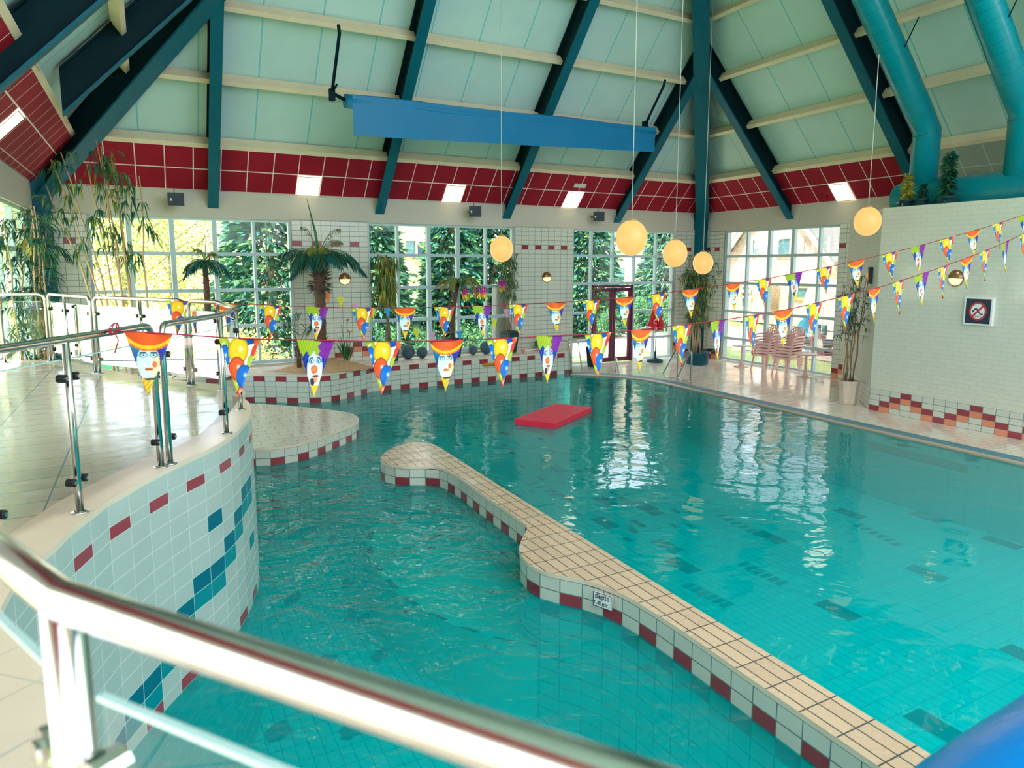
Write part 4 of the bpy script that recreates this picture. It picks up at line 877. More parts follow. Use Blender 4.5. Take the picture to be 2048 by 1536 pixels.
for i in range(14):
    a, b = R(60 + i * 17), R(60 + (i + 1) * 17)
    m.face([pc + cs * math.cos(x) * r + Vector((0, 0, math.sin(x) * r)) for x, r in ((a, .05), (b, .05), (b, .065), (a, .065))])
m.build('printed_logo', SW, cv)
m = MB(); m.tube([c + Vector((0, 0, .05)), c + Vector((0, 0, 1.8))], .016, 10); m.build('pole', CHROME, t)
m = MB(); m.lathe([(.22, 0), (.23, .03), (.22, .08), (.1, .11), (.035, .13), (.03, .3)], c, 24); m.build('base', mat('dark_green_base', (24, 64, 66), .5), t)
def flag_colour(kind, X, V):
    def el(cx, cy, rx, ry): return ((X - cx) / rx) ** 2 + ((V - cy) / ry) ** 2
    def mixc(a, b, t): t = max(0, min(1, t)); return tuple(p + (q - p) * t for p, q in zip(a, b))
    if kind == 0:
        c = (250, 232, 208)
        for cx, cy, rx, ry, cc in ((-.42, .1, .16, .16, (168, 190, 30)), (.22, -.02, .18, .13, (20, 70, 170)), (.44, .02, .1, .16, (232, 90, 30)), (.38, .28, .1, .16, (226, 60, 40)), (.3, .42, .1, .14, (170, 196, 40)), (-.36, .3, .13, .2, (20, 110, 190)), (-.03, .2, .25, .24, (250, 196, 20)), (.0, .92, .2, .2, (226, 70, 36)), (-.08, .77, .1, .12, (180, 190, 30)), (-.06, .5, .21, .2, (228, 84, 30)), (.12, .64, .2, .2, (10, 104, 190))):
            e = el(cx, cy, rx, ry)
            if e < 1:
                c = mixc(cc, tuple(x * .72 for x in cc), (e - .55) * 2.2); h = el(cx + rx * .2, cy - ry * .1, rx * .34, ry * .3)
                if h < 1: c = mixc((255, 246, 226), cc, h ** .5)
        return c
    hw = .5 * (1 - V)
    if kind == 1:
        cx0 = -.02 + .05 * V; arc = .1 + .19 * (1 - min(1, abs(X / .52)) ** 2.2)
        if V < arc - .085: return mixc((236, 96, 28), (206, 70, 20), abs(X) * 1.6)
        if V < arc - .03: return (252, 192, 24)
        if V < arc: return (232, 112, 26)
        face = el(cx0, .47, .25, .29) < 1
        if not face and V < .52:
            if X > 0: return (140, 34, 160) if V < .2 + .1 * X else mixc((26, 56, 168), (40, 20, 120), (V - .25) * 4 + math.sin(X * 70) * .25)
            return mixc((20, 120, 160), (24, 60, 130), (V - .25) * 5)
        if V > .72:
            if el(cx0 + .02, .72, .14, .03) < 1: return (70, 34, 40)
            return (250, 200, 30) if math.sin(V * 70 + X * 60) > -.75 else ((40, 140, 120) if X > 0 else (232, 110, 40))
        if not face: return (92, 44, 44) if X > 0 else (40, 70, 130)
        skin = mixc((214, 232, 220), (236, 210, 160), (X - .02) * 7)
        for s in (-1, 1):
            ex = cx0 + s * .105; ey = .355
            if el(ex + s * .008, ey - .05 - s * 0, .075, .011) < 1: return (60, 44, 60)
            d = el(ex, ey, .058, .022)
            if d < 1: return (18, 60, 84) if el(ex, ey, .022, .02) < 1 else (232, 240, 238)
            d2 = el(ex + s * .01, ey - .006, .11, .05)
            if d2 < 1: return mixc((20, 132, 156), skin, d2 ** 1.5)
        if el(cx0, .5, .028, .008) < 1: return (150, 150, 140)
        if abs(X - cx0 + .02) < .006 and .38 < V < .5: return (190, 206, 196)
        l = el(cx0 - .01, .575, .075, .03)
        if l < 1: return (150, 70, 30) if abs(V - .573) < .005 else mixc((232, 140, 60), (200, 96, 40), l)
        if el(.13, .5, .05, .05) < 1 or el(.08, .58, .03, .025) < 1: return (226, 120, 60)
        if el(cx0, .47, .25, .29) > .88 and X > 0: return (110, 54, 46)
        return skin
    face = el(.0, .5, .21, .36) < 1
    if V < .24 + .04 * math.sin(X * 34) and X < .1 + .04 * math.sin(V * 40): return mixc((180, 196, 34), (120, 150, 16), .5 + .5 * math.sin(X * 90 + V * 60) * math.sin(V * 110))
    if V < .34 - .3 * abs(X - .3) and X > .04: return mixc((146, 32, 158), (104, 20, 130), .5 + .5 * math.sin(X * 80) * math.sin(V * 70))
    if not face:
        if V > .74: return (250, 202, 30)
        return mixc((36, 64, 170), (24, 30, 110), .5 + .5 * math.sin(X * 70 + V * 30))
    skin = mixc((218, 234, 226), (240, 216, 180), (V - .5) * 2)
    for s in (-1, 1):
        ex = s * .1; ey = .365
        if el(ex, ey - .055 + abs(X - ex) * .25 * (1 if s * (X - ex) > 0 else -1), .07, .011) < 1: return (30, 44, 110)
        if el(ex, ey, .05, .026) < 1: return (16, 84, 110) if el(ex - .008, ey, .022, .022) < 1 else (236, 242, 240)
        d2 = el(ex + s * .01, ey, .1, .055)
        if d2 < 1: return mixc((44, 110, 180), skin, d2 ** 1.6)
    n = el(-.015, .515, .1, .078)
    if n < 1: return mixc((246, 130, 50), (222, 84, 20), n)
    if el(.025, .635, .1, .018) < 1: return (56, 28, 34)
    if el(.035, .69, .062, .06) < 1: return (240, 150, 96)
    if el(-.06, .72, .06, .08) < 1 and V > .66: return (30, 36, 70)
    if V > .8: return (250, 202, 30)
    return skin
# ------------------------------------------------------------------ bunting
def flag_mesh(kind):
    nx, ny = 40, 60; Wd, Hh = .245, .356; v = []; f = []; colr = []
    for j in range(ny + 1):
        V = j / ny
        for i in range(nx + 1):
            s = i / nx - .5; v.append((s * Wd * (1 - V * .985), .012 * math.sin(V * 2.4) + .01 * math.sin(s * 5), -V * Hh))
    for j in range(ny):
        for i in range(nx):
            a = j * (nx + 1) + i; f.append((a, a + 1, a + nx + 2, a + nx + 1))
            V = (j + .5) / ny; X = ((i + .5) / nx - .5) * (1 - V * .985); colr.append(lin(flag_colour(kind, X, V)))
    me = bpy.data.meshes.new('flag'); me.from_pydata(v, [], f); ca = me.color_attributes.new('print', 'FLOAT_COLOR', 'CORNER')
    ca.data.foreach_set('color', [x for c in colr for _ in range(4) for x in (*c, 1.)]); me.materials.append(PRINT); return me
PRINT = bpy.data.materials.new('printed_plastic'); PRINT.use_nodes = True; nt = PRINT.node_tree; P = nt.nodes['Principled BSDF']; at = nt.nodes.new('ShaderNodeAttribute'); at.attribute_name = 'print'; nt.links.new(at.outputs['Color'], P.inputs['Base Color']); P.inputs['Roughness'].default_value = .3
FM = [flag_mesh(k) for k in range(3)]; STRING = mat('red_string', (150, 24, 50), .6, var=0)
def interp(T, x):
    for (x0, y0), (x1, y1) in zip(T[:-1], T[1:]):
        if x <= x1: return y0 + (y1 - y0) * (x - x0) / (x1 - x0)
    return T[-1][1]
def bunting(label, Y, A, B, flags, extra=None):
    """string hangs in the vertical plane over plan line A-B; Y gives its height profile as surveyed (px,py)"""
    A, B = Vector((*A, 0)), Vector((*B, 0)); d = (B - A).normalized(); nrm = Vector((-d.y, d.x, 0))
    def pt(px, py):
        r = ray(px, py); t = A.dot(nrm) / r.dot(nrm); return Vector((0, 0, H)) + r * t
    P = smooth_path([pt(*q) for q in Y], 4); t = thing('bunting', label, 'bunting', P[0]); m = MB(); m.tube(P, .0045, 5); m.build('string', STRING, t)
    for (x, k) in flags:
        y = interp(Y, x); c = pt(x, y); e = (pt(x + 4, interp(Y, x + 4)) - pt(x - 4, interp(Y, x - 4))).normalized(); ey = Vector((0, 0, 1)).cross(e).normalized(); ez = e.cross(ey)
        rr = random.uniform(-.18, .18); M_ = Matrix((e, ey, ez)).transposed().to_4x4() @ Matrix.Rotation(rr, 4, 'Z') @ Matrix.Rotation(random.uniform(-.04, .04), 4, 'Y')
        o = bpy.data.objects.new('flag', FM[k]); col.objects.link(o); o.parent = t; M_.translation = c - Vector(t['_w']); o.matrix_local = M_
    return t, pt
Y1 = [(228, 662), (345, 668), (480, 677), (650, 681), (800, 683), (960, 679), (1120, 671), (1218, 665.5), (1343, 652.4), (1453, 639), (1520, 628), (1581, 617.5), (1640, 604), (1760, 574), (1895, 530), (1996, 491), (2048, 467), (2140, 425)]
b1, pt1 = bunting('front bunting with clown and balloon pennants tied to the curved railing', Y1, (-2.25, 4.12), (6.4, 9.5), [(298, 1), (480, 0), (632, 2), (768, 0), (893, 1), (1004, 0), (1099, 2), (1196, 0), (1283, 1), (1364, 0), (1436, 2), (1505, 0), (1567, 1), (1628, 0), (1692, 0), (1749, 1), (1797, 0), (1843, 2), (1886, 0), (1934, 1), (1970, 0), (2011, 2), (2050, 0)])
m = MB(); q = Vector(b1['_w']); 
for k in range(2): m.tube([q + Vector((.012 * math.cos(x) * (1 + k), .02 * math.sin(x) * 1.3, .03 * math.sin(x) + .012)) for x in [i * .6 for i in range(11)]], .004, 5)
m.tube([q, q + Vector((.02, 0, -.05)), q + Vector((-.005, 0, -.12))], .004, 5); m.build('tied_knot', STRING, b1)
Y2 = [(340, 601), (470, 607.5), (600, 613), (720, 615.8), (866, 614.6), (1018, 610), (1166, 601.8), (1264, 593.5), (1360, 582), (1450, 569.4), (1539, 556), (1602, 543.7), (1680, 528.7), (1793, 502.8), (1850, 488.4), (1960, 457.8), (2048, 429.7), (2130, 400)]
bunting('rear bunting with clown and balloon pennants, farther over the pool', Y2, (-3.35, 8.0), (7.2, 10.8), [(357, 0), (450, 1), (541, 0), (634, 2), (725, 0), (810, 1), (889, 0), (964, 2), (1037, 0), (1112, 1), (1182, 0), (1249, 1), (1314, 0), (1381, 1), (1466, 1), (1527, 0), (1587, 2), (1648, 0), (1712, 1), (1779, 0), (1836, 2), (1893, 0), (1946, 1), (1996, 0), (2050, 2)])
# pastel pennants on a white string in front of the ledge windows
c = W(3.9, 16.9, 1.7); t = thing('pastel_bunting', 'white string of small yellow, blue and pink pennants before the middle window', 'bunting', c)
Y3 = [(655, 583), (700, 603), (740, 618), (775, 616), (800, 640), (835, 660), (870, 664), (910, 664), (945, 655), (975, 645), (1005, 630), (1020, 605)]
P3 = [onB(x, y, 16.95) for x, y in Y3]; m = MB(); m.tube(smooth_path(P3, 3), .004, 5); m.build('string', CORD, t)
CP_ = [mat('pennant_yellow', (232, 226, 40), .5, var=0), mat('pennant_blue', (30, 160, 206), .5, var=0), mat('pennant_pink', (226, 160, 196), .5, var=0), mat('pennant_orange', (240, 130, 60), .5, var=0)]
for x, k in ((634, 1), (654, 3), (680, 0), (710, 2), (744, 0), (774, 1), (832, 0), (864, 2), (918, 1), (988, 0), (1012, 2)):
    q = onB(x, interp(Y3, x) if x > 655 else 586, 16.95); m = MB(); w_ = .085; m.face([q - ua * w_, q + ua * w_, q + Vector((.03, 0, -.25))]); m.face([q + ua * w_ + NB * .003, q - ua * w_ + NB * .003, q + Vector((.03, 0, -.25)) + NB * .003]); m.build('pennant', CP_[k], t)
# foil fringe
FO = [mat('foil_magenta', (196, 20, 150), .25, .3, var=.1), mat('foil_gold', (226, 190, 20), .25, .3, var=.1), mat('foil_green', (0, 130, 90), .25, .3, var=.1)]
for px, py, wpx, hpx, lb in ((948, 588, 56, 26, 'magenta and gold foil fringe hanging before the middle window'), (1004, 575, 18, 26, 'small magenta foil tassel beside the bamboo in the middle window')):
    c = onB(px, py - hpx / 2, 17.1); t = thing('foil_garland', lb, 'garland', c, 'foil fringes'); s = .0122
    for part, k, z0, z1 in (('top_fringe', 0, 0, .5), ('middle_fringe', 1, .35, .85), ('bottom_fringe', 2, .75, 1.05)):
        m = MB(); n = 26 if wpx > 20 else 9
        for i in range(n):
            x = (i / n - .5) * wpx * s
            if wpx > 20 and -.12 < i / n - .38 < .05 and k < 2 and random.random() < .75: continue
            zt = -z0 * hpx * s + random.uniform(-.04, .04); zb = -z1 * hpx * s + random.uniform(-.05, .05); j = random.uniform(-.03, .03)
            sp = 1 if wpx > 20 else (1 - z1 * .5)
            m.face([c + ua * x + Vector((0, 0, zt)), c + ua * (x + .028) + Vector((0, 0, zt)), c + ua * (x + .028 + j) * sp + Vector((0, 0, zb)) - NB * random.uniform(0, .05), c + ua * (x + j) * sp + Vector((0, 0, zb)) - NB * random.uniform(0, .05)])
        m.build(part, FO[k], t)
# ------------------------------------------------------------------ plants
rp = random.Random(11)
GR = [mat('leaf_deep_green', (24, 82, 62), .45, var=.2), mat('leaf_mid_green', (62, 112, 58), .45, var=.2), mat('leaf_olive', (124, 128, 52), .5, var=.2), mat('leaf_yellow', (190, 176, 60), .5, var=.15), mat('leaf_teal_green', (10, 88, 80), .45, var=.2)]
CANE = mat('tan_cane', (190, 158, 112), .5, var=.12, scale=9); CANE2 = mat('brown_cane', (140, 112, 80), .5, var=.12, scale=9); TRUNK = mat('palm_trunk_fibre', (98, 76, 60), .9, var=.25, scale=30, bump=.8, bscale=40)
SOIL = mat('dark_soil', (50, 40, 34), .95); POTG = mat('dark_green_pot', (22, 58, 66), .4); POTB = mat('blue_green_planter', (18, 88, 104), .45); POTW = mat('pale_concrete_pot', (206, 188, 166), .8, bump=.3)
def leaf(m, p, d, L, wd, mi, droop=.25):
    d = d.normalized(); s = d.cross(Vector((rp.uniform(-.4, .4), rp.uniform(-.4, .4), 1)))
    s = s.normalized() * wd / 2 if s.length > 1e-4 else Vector((wd / 2, 0, 0)); mid = p + d * L * .45 + Vector((0, 0, L * .03)); tip = p + d * L + Vector((0, 0, -droop * L))
    m.face([p, mid + s, tip, mid - s], mi)
def rdir(zlo=-.6, zhi=.6): a = rp.uniform(0, 6.283); z = rp.uniform(zlo, zhi); return Vector((math.cos(a), math.sin(a), z))
def pot(t, c, r0, r1, h, mtl, n=24, sx=1.):
    m = MB(); m.lathe([(r0 * .9, 0), (r0, .02), (r1, h - .03), (r1 * 1.04, h - .03), (r1 * 1.04, h), (r1 * .93, h), (r1 * .92, h - .06), (0, h - .06)], c, n, 0, sx, n > 12, False); m.build('pot', mtl, t)
    m = MB(); m.lathe([(r1 * .92, h - .05), (r1 * .5, h - .035), (0, h - .03)], c, 16, 0, sx, True, False); m.build('soil', SOIL, t)
def bamboo(name, label, cat, base, canes, leafmix, ncl, nl, L, wd, lo=.35, hang=.25, spread=.25, cmat=None, cr=.014, potf=None, pz=0.):
    """canes: (dx, dy, lean_x, lean_y, height)"""
    t = thing(name, label, cat, base)
    if potf: potf(t)
    lm = MB()
    for dx, dy, lx, ly, h in canes:
        P = []
        for k in range(9):
            f = k / 8; P.append(base + Vector((dx + lx * f ** 1.4 + .02 * math.sin(k * 2 + dx * 40), dy + ly * f ** 1.4, pz + h * f)))
        m = MB(); m.tube(P, [cr * (1 - .55 * k / 8) for k in range(9)], 6)
        for k in range(1, 8): m.tube([P[k] - Vector((0, 0, .006)), P[k] + Vector((0, 0, .006))], cr * (1.25 - .5 * k / 8), 6)
        m.build('cane', cmat or CANE, t)
        for c in range(ncl):
            f = lo + (1 - lo) * rp.random() ** .8; k = min(7, int(f * 8)); p = P[k].lerp(P[k + 1], f * 8 - k)
            d = rdir(-.2, .8); br = p + Vector((d.x, d.y, d.z * .6)) * spread * rp.uniform(.3, 1.2)
            lm.face([p, p + Vector((0, 0, .006)), br + Vector((0, 0, .004)), br], 0)
            for i in range(nl):
                q = p.lerp(br, rp.uniform(.5, 1)); e = (d * .7 + rdir(-.9, .2)); e.z -= hang; leaf(lm, q, e, L * rp.uniform(.6, 1.2), wd * rp.uniform(.7, 1.2), rp.choice(leafmix), hang)
    lm.build('leaves', GR, t); return t
def C_(n, sp, h, lean=(0, 0), lsp=.15, hv=.25):
    return [(rp.uniform(-sp, sp), rp.uniform(-sp, sp) * .7, lean[0] + rp.uniform(-lsp, lsp), lean[1] + rp.uniform(-lsp, lsp), h * rp.uniform(1 - hv, 1)) for _ in range(n)]
def frond(t, c, az, el, Lf, droop, mi, ll=.3, lw=.028, n=22, part='frond', rach=1, hangl=.6):
    m = MB(); P = []; d = Vector((math.cos(az), math.sin(az), 0))
    for k in range(13):
        f = k / 12; P.append(c + d * (Lf * f * math.cos(el) * (1 - .12 * f * droop)) + Vector((0, 0, Lf * (math.sin(el) * f - droop * f ** 2.2))))
    m.tube(P, [.011 * (1 - .75 * k / 12) for k in range(13)], 5, rach)
    sd = Vector((-d.y, d.x, 0))
    for k in range(n):
        f = .18 + .82 * k / n; i = min(11, int(f * 12)); p = P[i].lerp(P[i + 1], f * 12 - i); tg = (P[i + 1] - P[i]).normalized(); l = ll * math.sin(math.pi * (.12 + .83 * f)) * rp.uniform(.85, 1.1)
        for s in (-1, 1):
            e = sd * s * .55 + tg * .7 + Vector((0, 0, -hangl * rp.uniform(.6, 1.3))); leaf(m, p, e, l, lw, mi, .28)
    m.build(part, GR, t)
def palm(name, label, base, h, r, crown, fronds, bend=(0, 0), rtop=None, potf=None, pz=0.):
    t = thing(name, label, 'palm', base)
    if potf: potf(t)
    m = MB(); P = []; rs = []; N = 24
    for k in range(N + 1):
        f = k / N; P.append(base + Vector((bend[0] * f * f, bend[1] * f * f, pz + h * f))); rs.append((r + ((rtop or r) - r) * f) * (1 + .10 * (k % 2)))
    m.tube(P, rs, 12)
    for k in range(90):
        f = rp.random(); i = min(N - 1, int(f * N)); p = P[i].lerp(P[i + 1], f * N - i); d = rdir(.2, .9); rr = rs[i]; q = p + Vector((d.x, d.y, 0)).normalized() * rr * .9
        leaf(m, q, d, .07 * (r / .06) ** .5, .03, 0, -.2)
    m.build('trunk', TRUNK, t); c = P[-1]
    for a in fronds: frond(t, c, *a)
    return t
# --- big palm in the sandy bed
c = W(3.64, 16.5, ZL)
m = MB(); N = 26
def mound_z(x, y): rr = math.hypot(x / .95, y / .62); return max(0, 1 - rr ** 2) * .2 + .02 * math.sin(x * 13) * math.cos(y * 11) * max(0, 1 - rr)
for i in range(N):
    for j in range(N):
        ps = [(-1 + 2 * ii / N, -.7 + 1.4 * jj / N) for ii, jj in ((i, j), (i + 1, j), (i + 1, j + 1), (i, j + 1))]
        if all(math.hypot(x / .95, y / .62) > 1 for x, y in ps): continue
        m.face([c + Vector((x, y * .9 + x * .2, mound_z(x, y) + .003)) for x, y in ps], 0, smooth=True)
sb = m.build('sand_bed', mat('dry_sand_straw', (196, 160, 116), .95, var=.25, scale=20, bump=1., bscale=60)); tag(sb, 'low mound of dry sand and straw around the big palm', 'planting bed')
m = MB()
for k in range(160):
    x, y = rp.uniform(-.8, .8), rp.uniform(-.5, .5)
    if math.hypot(x / .95, y / .62) < .9: leaf(m, c + Vector((x, y * .9 + x * .2, mound_z(x, y))), rdir(.0, .7), .16, .012, 0, .3)
m.build('straw', mat('straw', (206, 176, 120), .9), sb)
fr = [(R(a), R(e), l, dr, mi, ll, lw, n) for a, e, l, dr, mi, ll, lw, n in (
    (172, 72, 1.28, .52, 2, .17, .02, 20), (20, 66, 1.25, .50, 2, .2, .02, 18), (40, 52, 1.0, .55, 2, .22, .022, 18),
    (176, 28, 1.05, .5, 4, .36, .035, 20), (200, 22, 1.0, .62, 0, .36, .035, 20), (150, 10, .95, .75, 0, .36, .035, 20), (230, 25, .9, .8, 0, .36, .035, 20), (265, 30, .8, .9, 4, .38, .035, 18), (290, 28, .85, .85, 0, .38, .035, 20),
    (320, 25, .95, .75, 4, .36, .035, 20), (345, 24, 1.1, .6, 0, .38, .035, 22), (5, 12, 1.1, .62, 4, .36, .035, 22), (60, 28, 1.0, .7, 0, .34, .033, 20), (110, 30, 1.0, .7, 4, .34, .033, 20), (250, 50, .7, .75, 2, .3, .03, 16), (310, 55, .7, .8, 2, .3, .03, 16), (190, 5, .7, .85, 4, .34, .033, 16))]
tp = palm('palm_tree', 'biggest palm, in the sandy planter bed between two windows', c + Vector((-.05, 0, .12)), 2.3, .085, None, fr, rtop=.12)
m = MB(); p = Vector(tp['_w']) + Vector((0, 0, 2.25)); m.tube([p, p + Vector((-.05, 0, .5)), p + Vector((-.2, 0, 1.18))], [.04, .028, .004], 6); m.build('spear_leaf', GR[1], tp)
m = MB(); 
for k in range(200):
    f = rp.random(); a = rp.uniform(0, 6.283); q = Vector(tp['_w']) + Vector((math.cos(a) * .1, math.sin(a) * .1, 1.55 + .6 * f)); leaf(m, q, Vector((math.cos(a) * .5, math.sin(a) * .5, -.2 + f)), .2, .04, 0, .1)
m.build('leaf_bases', TRUNK, tp)
# --- fan palm and bird of paradise in the same bed
def fan_palm(label, base, h, fans, sz):
    t = thing('fan_palm', label, 'palm', base); m = MB(); m.tube([base, base + Vector((.02, 0, h))], [.05, .04], 8)
    for k in range(40): a = rp.uniform(0, 6.283); leaf(m, base + Vector((math.cos(a) * .045, math.sin(a) * .045, h * rp.random())), Vector((math.cos(a), math.sin(a), .9)), .1, .03, 0, 0)
    m.build('trunk', TRUNK, t)
    for az, el, L in fans:
        m = MB(); d = Vector((math.cos(R(az)) * math.cos(R(el)), math.sin(R(az)) * math.cos(R(el)), math.sin(R(el)))); p0 = base + Vector((0, 0, h)); p1 = p0 + d * L - Vector((0, 0, .08 * L)); m.tube([p0, p0.lerp(p1, .5) + Vector((0, 0, .04)), p1], .008, 5, 1)
        n = (d + Vector((0, 0, .3))).normalized(); s = d.cross(Vector((0, 0, 1))).normalized(); u = s.cross(d).normalized()
        for k in range(30):
            an = R(-140 + 280 * k / 29); e = d * math.cos(an) * .8 + (s * math.sin(an)) + u * .15; leaf(m, p1, e, sz * rp.uniform(.85, 1.05), .022, rp.choice((0, 1, 4)), .18)
        m.build('fan_leaf', GR, t)
fan_palm('small spiky fan palm left of the big palm trunk', W(3.0, 16.3, ZL + .1), .5, [(200, 30, .45), (180, -5, .5), (150, 60, .45), (235, 55, .4), (30, 50, .4), (270, 15, .4), (100, 70, .5), (205, -25, .3)], .33)
c = W(4.2, 16.6, ZL + .08); t = thing('bird_of_paradise_plant', 'upright strap leaved plant with orange buds right of the big palm', 'plant', c); m = MB()
for k in range(26):
    d = rdir(1.6, 5); P = [c + Vector((rp.uniform(-.06, .06), rp.uniform(-.06, .06), 0))]; leaf(m, P[0], d, rp.uniform(.4, .75), .045, rp.choice((0, 1, 1)), .05)
m.build('leaves', GR, t); m = MB()
for dx, h in ((-.1, .85), (.03, .95), (.08, .7)):
    m.tube([c, c + Vector((dx, 0, h))], .008, 5)
m.build('stalks', GR[1], t); m = MB()
for dx, h in ((.03, .95), (.08, .7)):
    for k in range(5): leaf(m, c + Vector((dx, 0, h - .05)), rdir(.5, 1.5), .13, .035, 0, 0)
m.build('buds', mat('orange_bud', (226, 120, 80), .5), t)
# --- other palms and bamboos, left to right
bed = MB(); bed.prism([W(-2, 12.5), W(-1.0, 12.5), W(-.3, 13.6), W(-.1, 16.5), W(-2, 16.5)], .3, .52, 0); tag(bed.build('trim_planting_bed', SOIL, struct=True), 'soil bed of the tall bamboos behind the platform', 'planting bed')
bamboo('bamboo', 'green bamboo clump at the left edge beyond the far railing', 'bamboo', W(-1.75, 13.0, ZL), [(dx, dy, lx, ly, h) for dx, dy, lx, ly, h in C_(9, .33, 3.1, (.05, 0), .15, .2)], (0, 0, 1, 4, 4), 26, 6, .18, .028, .28, .35, .26, CANE, .016)
t = palm('palm_tree', 'rough brown palm trunk in the left corner with drooping yellowish leaves', W(-1.8, 15.6, ZL), 2.5, .115, None, [(R(a), R(e), .7, .9, mi, .3, .05, 8) for a, e, mi in ((300, 40, 3), (250, 30, 2), (330, 20, 0), (200, 45, 1), (20, 30, 0), (280, 65, 3))], rtop=.07)
bamboo('bamboo', 'tallest bamboo, leaning canes with drooping leaves in front of the tall left window', 'bamboo', W(-.45, 14.8, ZL), [(-.12, 0, -.9, .1, 3.9), (-.22, .1, -.95, 0, 3.5), (-.02, 0, -.8, 0, 4.0), (.02, .1, -.28, 0, 4.2), (.1, 0, -.32, .1, 4.1), (.16, .1, -.2, 0, 3.9), (.2, 0, -.22, .1, 3.6), (.06, -.1, -.4, 0, 3.8), (.34, .1, .02, .1, 3.65)], (0, 1, 1, 2, 4), 12, 5, .2, .034, .55, .7, .26, CANE, .021)
t = palm('palm_tree', 'small potted palm in front of the tall left window', W(1.15, 16.75, ZL), 1.85, .065, None, [(R(a), R(e), l, dr, mi, .25, .03, 16) for a, e, l, dr, mi in ((170, 25, .6, .8, 0), (10, 20, .6, .95, 4), (200, 15, .5, 1., 4), (330, 25, .55, 1., 0), (300, 25, .45, 1., 0), (240, 30, .45, 1., 4), (95, 75, .75, .3, 1), (60, 60, .55, .6, 2), (150, 65, .6, .5, 2), (120, 30, .5, .8, 0))], rtop=.05, potf=lambda t: pot(t, W(1.15, 16.75, ZL), .2, .26, .5, mat('grey_pot', (176, 190, 186), .5), 4), pz=.42)
bamboo('bamboo', 'potted bamboo with hanging olive leaves at the left of the middle window', 'bamboo', W(5.45, 17.15, ZL), [(dx, dy, lx, ly, h) for dx, dy, lx, ly, h in C_(9, .09, 2.15, (0, 0), .14, .2)], (1, 2, 2, 2, 3), 13, 6, .2, .032, .5, .9, .17, CANE2, .012, lambda t: pot(t, W(5.45, 17.15, ZL), .2, .25, .42, POTG, 4), .38)
palm('palm_tree', 'thin leaning potted palm in the middle of the middle window', W(7.25, 17.2, ZL), 1.45, .055, None, [(R(a), R(e), l, dr, mi, .24, .03, 14) for a, e, l, dr, mi in ((180, 30, .7, .75, 2), (10, 30, .75, .8, 2), (200, 25, .6, .95, 2), (340, 25, .65, .95, 2), (300, 30, .5, 1., 1), (240, 30, .5, 1., 2), (60, 45, .5, .8, 1))], bend=(.16, 0), rtop=.05, potf=lambda t: pot(t, W(7.25, 17.2, ZL), .2, .25, .45, POTG, 4), pz=.4)
bamboo('bamboo', 'tall potted bamboo with sparse dull leaves at the right of the middle window', 'bamboo', W(9.02, 17.2, ZL), [(dx, dy, lx, ly, h) for dx, dy, lx, ly, h in C_(9, .1, 2.1, (.03, 0), .2, .15)], (1, 2, 0, 1), 16, 5, .15, .022, .45, .5, .16, CANE2, .011, lambda t: pot(t, W(9.02, 17.2, ZL), .17, .25, .55, POTG, 4), .45)
bamboo('bamboo', 'thin dried bamboo in a tall dark pot beside the purple door', 'bamboo', W(11.85, 17.1, 0), [(dx, dy, lx, ly, h) for dx, dy, lx, ly, h in C_(8, .07, 1.75, (.12, 0), .12, .15)], (2, 2, 1), 10, 4, .11, .018, .6, .5, .12, CANE2, .009, lambda t: pot(t, W(11.85, 17.1, 0), .16, .21, .55, POTG, 4), .5)
bamboo('bamboo', 'lush green bamboo in the round blue planter by the corner post', 'bamboo', W(15.05, 16.05, 0), [(dx, dy, lx, ly, h) for dx, dy, lx, ly, h in C_(13, .17, 2.85, (0, 0), .32, .3)], (0, 1, 1, 4, 3, 2), 30, 6, .19, .026, .34, .45, .33, CANE, .013, lambda t: pot(t, W(15.05, 16.05, 0), .3, .31, .34, POTB, 32), .3)
c = W(15.25, 15.75, .32); t = thing('potted_shrub', 'small bright leafy plant in the round planter under the bamboo', 'plant', c); m = MB()
for k in range(120): leaf(m, c + rdir(-.2, .4) * rp.uniform(0, .12) + Vector((0, 0, .08)), rdir(-.2, 1), .1, .05, rp.choice((1, 4, 1)), .2)
m.build('leaves', GR, t)
cw = W(13.62, 9.75, 0)
bamboo('bamboo', 'slender bamboo in the pale octagonal pot by the white brick corner', 'bamboo', cw, [(-.1, 0, -.02, 0, 1.75), (-.05, .05, .02, 0, 2.0), (0, 0, 0, 0, 2.1), (.04, .06, .08, 0, 2.15), (.08, 0, .12, 0, 2.05), (.1, .05, .2, 0, 2.2), (-.02, .08, -.06, 0, 1.9)], (0, 0, 4, 4, 1), 9, 6, .17, .022, .42, .25, .2, CANE2, .014, lambda t: pot(t, cw, .16, .205, .47, POTW, 10), .42)
for a, b, h, mx_, lb, nm in ((13.62, 8.75, .5, (2, 3, 3), 'yellowish potted plant on top of the white wall before the duct', 'potted_plant'), (13.62, 8.42, .3, (0, 4, 0), 'small dark plant on top of the white wall', 'potted_plant'), (13.62, 7.95, .78, (0, 0, 4, 1), 'tall dark leafy plant on top of the white wall between the duct risers', 'potted_plant')):
    c = W(a, b, WT); t = thing(nm, lb, 'plant', c, 'plants on the white wall'); pot(t, c, .06 + h * .1, .07 + h * .12, .12, POTG, 16); m = MB()
    for k in range(int(90 + 260 * h * h)):
        f = rp.random() ** .8; p = c + Vector((rp.uniform(-.03, .03), rp.uniform(-.03, .03), .08 + h * f)); leaf(m, p, rdir(-.3, .5), (.1 + .16 * (h - .25)) * (1.2 - .6 * f), .045 + .02 * h, rp.choice(mx_), .35)
    m.build('leaves', GR, t); m = MB(); m.tube([c + Vector((0, 0, .05)), c + Vector((.01, 0, h))], .009, 5); m.build('stem', CANE2, t)
